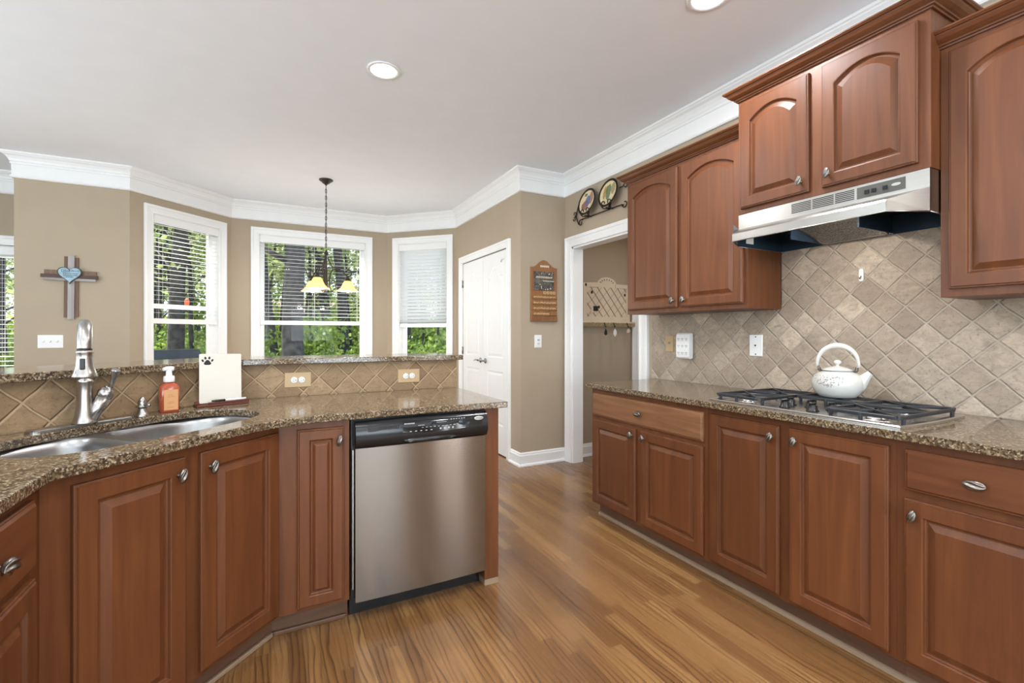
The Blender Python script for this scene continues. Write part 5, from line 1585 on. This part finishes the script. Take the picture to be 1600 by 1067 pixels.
for k in range(90):
    x = -0.345+0.70*k/89
    t.xbox(Matrix.Translation((x, -0.057, -0.233)) @ Matrix.Rotation(math.radians(28+rng.uniform(-8, 8)), 4, 'Y'), 0.0035, 0.003, 0.046+rng.uniform(-0.006, 0.006))
fo = t.build('raffia_fringe', plain('raffia', sr(176, 156, 116), 0.8, mott=0.4, scale=80), mr); fo['kind'] = 'stuff'
t = MB()
for x in (-0.07, 0.05, 0.23): t.tube(smooth_path([(x, -0.060, -0.214), (x, -0.070, -0.235), (x, -0.080, -0.258), (x, -0.090, -0.250)], 4), 0.004, 8)
t.build('hooks', M_iron, mr)
nt_ = thing('note_clip', (2.965, 3.8795, 1.515), 0, 'small black clip with a card tucked in the memo rack ribbons, lower left', 'note')
MB().box(-0.018, 0.036, -0.004, 0.0, -0.028, 0.024).build('dark_card', M_dark, nt_); MB().box(-0.045, 0.010, 0.0006, 0.0016, -0.045, 0.032).build('pale_card', M_mcream, nt_)
def keyset(x, label, col, shape):
    k = thing('key_fob', (3.127+x, 3.90-0.083, 1.58-0.256), 0, label, 'keys')
    t = MB(); t.tube([(0.010*math.cos(2*PI*i/14), 0, -0.010+0.010*math.sin(2*PI*i/14)) for i in range(14)], 0.0012, 5, closed=True); t.build('ring', M_nickel, k)
    if shape == 'tear': t = MB().prism([(0.0, -0.018), (0.014, -0.045), (0.018, -0.075), (0.0, -0.088), (-0.018, -0.075), (-0.012, -0.045)], -0.004, 0.004, 'xz')
    elif shape == 'leaf': t = MB().prism([(0.0, -0.018), (0.020, -0.045), (0.022, -0.075), (0.0, -0.105), (-0.020, -0.075), (-0.018, -0.045)], -0.003, 0.003, 'xz')
    else: t = MB().prism([(0.0, -0.018), (0.022, -0.030), (0.026, -0.050), (0.004, -0.062), (-0.022, -0.060), (-0.020, -0.035)], -0.003, 0.003, 'xz')
    t.build('fob', col, k, 0.001)
keyset(-0.07, 'black teardrop key fob hanging left under the memo rack', M_dark, 'tear')
keyset(0.05, 'white leaf-shaped key fob hanging in the middle under the memo rack', M_white, 'leaf')
keyset(0.23, 'cream openwork key fob hanging right under the memo rack', M_mcream, 'round')

# unseen fill light added in the hall, with no fixture of its own
area_light('hall_fill_light', (3.10, 2.75, 2.60), (0, 0, -1), 0.25, 0.25, 6, (1.0, 0.92, 0.82), 'DISK')

# ================================================================== OUTSIDE
dk_ = box('deck', plain('bounce_deck_boards', (0.76, 0.74, 0.72), 0.8), None, -6, 6, 6.56, 9.6, -0.30, -0.12); dk_['kind'] = 'structure'  # unseen pale deck added to bounce sun up to the ceiling
yd = box('ground', M_ground, None, -45, 45, 7.4, 75, -0.75, -0.55); yd['kind'] = 'structure'
def tree(label, x, y, r, h, lean=(0, 0), crown=None, mat=M_bark, group=None, seed=1, z0=-0.56, branches=6):
    rg = random.Random(seed)
    t_ = thing('tree', (x, y, z0), 0, label, 'tree', group)
    tr_ = MB(); pts = []; n_ = 9
    for i in range(n_):
        f_ = i/(n_-1)
        pts.append((lean[0]*f_*h+rg.uniform(-1, 1)*r*0.5*(i > 0), lean[1]*f_*h+rg.uniform(-1, 1)*r*0.5*(i > 0), h*f_))
    sp_ = smooth_path(pts, 3)
    tr_.tube(sp_, [r*(1.25-0.25*min(1, i/3))*(1-0.72*i/len(sp_)) for i in range(len(sp_))], 10)
    for b_ in range(branches):
        f_ = rg.uniform(0.25, 0.95); p = sp_[int(f_*(len(sp_)-1))]; a_ = rg.uniform(0, 2*PI); L = h*rg.uniform(0.15, 0.32)
        e1 = p+Vector((math.cos(a_)*L*0.5, math.sin(a_)*L*0.5, L*rg.uniform(0.15, 0.4))); e2 = p+Vector((math.cos(a_+0.3)*L, math.sin(a_+0.3)*L, L*rg.uniform(0.3, 0.9)))
        tr_.tube([p, e1, e2], [r*0.30*(1.1-f_)+0.008, r*0.2*(1.1-f_)+0.006, 0.005], 6)
        for _ in range(3):
            q0 = p.lerp(e2, rg.uniform(0.4, 0.9)); q1 = q0+Vector((rg.uniform(-1, 1), rg.uniform(-1, 1), rg.uniform(-0.2, 0.8)))*L*0.35
            tr_.tube([q0, q1], [0.008, 0.003], 4)
    tr_.build('trunk', mat, t_)
    if crown:
        c = crown.copy(); COL.objects.link(c); c.parent = t_; c.location = (lean[0]*h*0.7, lean[1]*h*0.7, h*0.62); c.rotation_euler = (0, 0, rg.uniform(0, 6.28))
        s_ = h/9.0; c.scale = (s_, s_, s_)
    return t_
def leafcloud(name, mat, n, rx, ry, rz, clumps, lw, ll, seed):
    rg = random.Random(seed); t = MB()
    cs = [(Vector((rg.gauss(0, 0.5)*rx, rg.gauss(0, 0.5)*ry, rg.gauss(0, 0.5)*rz)), rg.uniform(0.12, 0.30)) for _ in range(clumps)]
    for _ in range(n):
        c, s_ = rg.choice(cs)
        p = c+Vector((rg.gauss(0, 1)*rx, rg.gauss(0, 1)*ry, rg.gauss(0, 1)*rz))*s_*0.6
        d_ = Vector((rg.gauss(0, 1), rg.gauss(0, 1), rg.gauss(0, 0.7))).normalized()
        t.quadleaf(p, d_, lw*rg.uniform(0.6, 1.3), ll*rg.uniform(0.6, 1.3), rg)
    o = t.build(name, mat, None, fixn=False)
    return o
crA = leafcloud('leaves', M_leaf, 3000, 2.6, 2.6, 3.1, 46, 0.10, 0.15, 21)
crB = leafcloud('leaves', M_leaf, 2200, 2.3, 2.3, 3.0, 34, 0.10, 0.15, 22)
# trees seen through the bay: direction along the photo, distance
def at(px, d):
    a_ = (px-800)/728.1; th_ = math.radians(27.31)
    v = Vector((math.sin(th_)+a_*math.cos(th_), math.cos(th_)-a_*math.sin(th_)))
    return v*d
T = [(466, 10.0, 0.235, 13, (0.0, 0), None, 'thick grey tree trunk left of centre in the middle bay window'),
     (438, 12.5, 0.12, 11, (-0.10, 0), crB, 'slim leaning tree trunk beside the thick one in the middle bay window'),
     (543, 13.5, 0.16, 12, (-0.05, 0), crB, 'dark leafy tree trunk at the right side of the middle bay window'),
     (267, 12.0, 0.21, 12, (0.03, 0), crA, 'tree with a grey trunk seen low in the left bay window')]
used = [0, 0]
lib = {id(crA): 0, id(crB): 0}
for i, (px, d_, r, h, ln_, cr_, lab) in enumerate(T):
    p = at(px, d_); tree(lab, p.x, p.y, r, h, ln_, cr_, seed=30+i)
grp = 'background trees outside the bay windows'
rng = random.Random(77)
for i, (px, d_) in enumerate(((425, 18), (497, 20), (520, 16), (560, 22), (455, 27), (240, 20), (290, 17), (312, 24), (255, 30), (215, 24), (20, 19), (-40, 15), (-10, 26), (655, 19), (690, 26), (640, 30), (600, 24), (380, 22), (410, 33), (480, 36), (535, 34), (340, 30), (300, 36), (5, 36), (60, 30), (700, 36), (665, 36), (180, 34))):
    p = at(px, d_)
    tree('leafy background tree in the woods outside the bay windows', p.x, p.y, rng.uniform(0.10, 0.2), rng.uniform(9, 13), (rng.uniform(-0.12, 0.12), 0), crA if i % 3 else crB, group=grp, seed=100+i, branches=5)
for i, (px, d_) in enumerate(((428, 15), (448, 14), (492, 16.5), (512, 15), (552, 15.5), (405, 15.5), (250, 13.5), (282, 14), (305, 13), (325, 15), (668, 13.5), (684, 15), (645, 14.5), (8, 12), (-20, 14), (575, 16), (530, 21), (470, 22), (232, 16))):
    p = at(px, d_)
    tree('thin bare-limbed tree among the woods outside the bay windows', p.x, p.y, rng.uniform(0.045, 0.085), rng.uniform(7, 10), (rng.uniform(-0.10, 0.10), 0), None, group='thin trees outside the bay windows', seed=300+i, branches=9)
bush_m = leafcloud('leaves', M_leaf2, 3200, 1.0, 0.9, 0.62, 30, 0.07, 0.11, 31)
def bush(px, d_, s_, label, group=None):
    p = at(px, d_); b = bush_m.copy(); COL.objects.link(b); b.name = 'bush'
    b.location = (p.x, p.y, -0.56+0.75*s_); b.scale = (s_, s_, s_*1.1); b.rotation_euler = (0, 0, px*0.37)
    setp(b, label, 'bush', group)
bush(520, 10.5, 0.95, 'bright green bush low in the middle bay window, right of the thick trunk')
bush(418, 11.0, 1.0, 'bright green bush low at the left side of the middle bay window')
for i, (px, d_, s_) in enumerate(((560, 12, 1.1), (495, 13.5, 1.2), (445, 14, 1.2), (400, 13, 1.1), (650, 11.5, 1.2), (690, 12.5, 1.3), (622, 14, 1.3), (270, 15, 1.2), (320, 14, 1.2), (235, 17, 1.3), (300, 19, 1.4), (15, 14, 1.2), (-25, 12, 1.1), (530, 18, 1.7), (470, 19, 1.8), (590, 17, 1.6), (350, 20, 1.7), (665, 18, 1.7), (420, 24, 2.2), (520, 26, 2.4), (280, 26, 2.2), (30, 22, 2.0), (640, 26, 2.3), (575, 28, 2.4), (700, 24, 2.0), (200, 22, 1.8))):
    bush(px, d_, s_, 'green undergrowth bush outside the bay windows', 'undergrowth outside the bay windows')
for o in (crA, crB, bush_m):
    bpy.data.objects.remove(o)
# neighbour's roof through the trees
p = at(505, 42)
nh = thing('neighbour_house', (p.x, p.y, -0.55), -20, 'distant house with a pinkish roof glimpsed through the trees', 'house')
box('house_wall', plain('tree_shaded_siding', (0.12, 0.10, 0.085), 0.8), nh, -5, 5, -3, 3, 0, 3.0)  # siding darkened: shade of the trees put into its colour
MB().prism([(-3.5, 2.98), (3.5, 2.98), (0, 4.9)], -5.4, 5.4, 'yz').build('roof', plain('pinkish_shingles', (0.20, 0.125, 0.11), 0.9, mott=0.15), nh)
# bird feeder hanging outside the left bay window
p = at(292, 6.9)
bf = thing('hummingbird_feeder', (p.x, p.y, 1.66), 0, 'small orange-red hummingbird feeder hanging outside the left bay window', 'bird feeder')
mr_ = plain('red_plastic', (0.65, 0.10, 0.03), 0.3)
MB().lathe([(0, -0.02), (0.045, -0.02), (0.05, -0.01), (0.03, 0.0), (0.022, 0.01), (0.030, 0.03), (0.030, 0.09), (0.015, 0.11), (0, 0.115)], n=20).build('reservoir', mr_, bf)
MB().tube([(0, 0, 0.11), (0, 0, 1.40)], 0.003, 6).build('hanger', M_dark, bf)
ev = MB(); ev.tube([(0, 0, 1.40), (-0.08, -0.08, 1.42), (-0.33, -0.33, 1.42)], 0.006, 6); ev.build('bracket', M_dark, bf)
# dark grill on the deck
p = at(262, 8.4)
gr_ = thing('patio_grill', (p.x, p.y, -0.55), 30, 'black covered patio grill at the bottom of the left bay window', 'grill')
t = MB(); t.prism([(-0.30, 1.15), (0.30, 1.15), (0.30, 1.38), (0.18, 1.52), (-0.18, 1.52), (-0.30, 1.38)], -0.45, 0.45, 'yz'); t.build('hood', M_black, gr_, 0.02)
t = MB(); t.box(-0.40, 0.40, -0.27, 0.27, 0.0, 1.15); t.build('cart', M_dark, gr_, 0.01)
MB().box(0.46, 0.78, -0.22, 0.22, 1.10, 1.13).build('side_shelf', M_dark, gr_, 0.005)
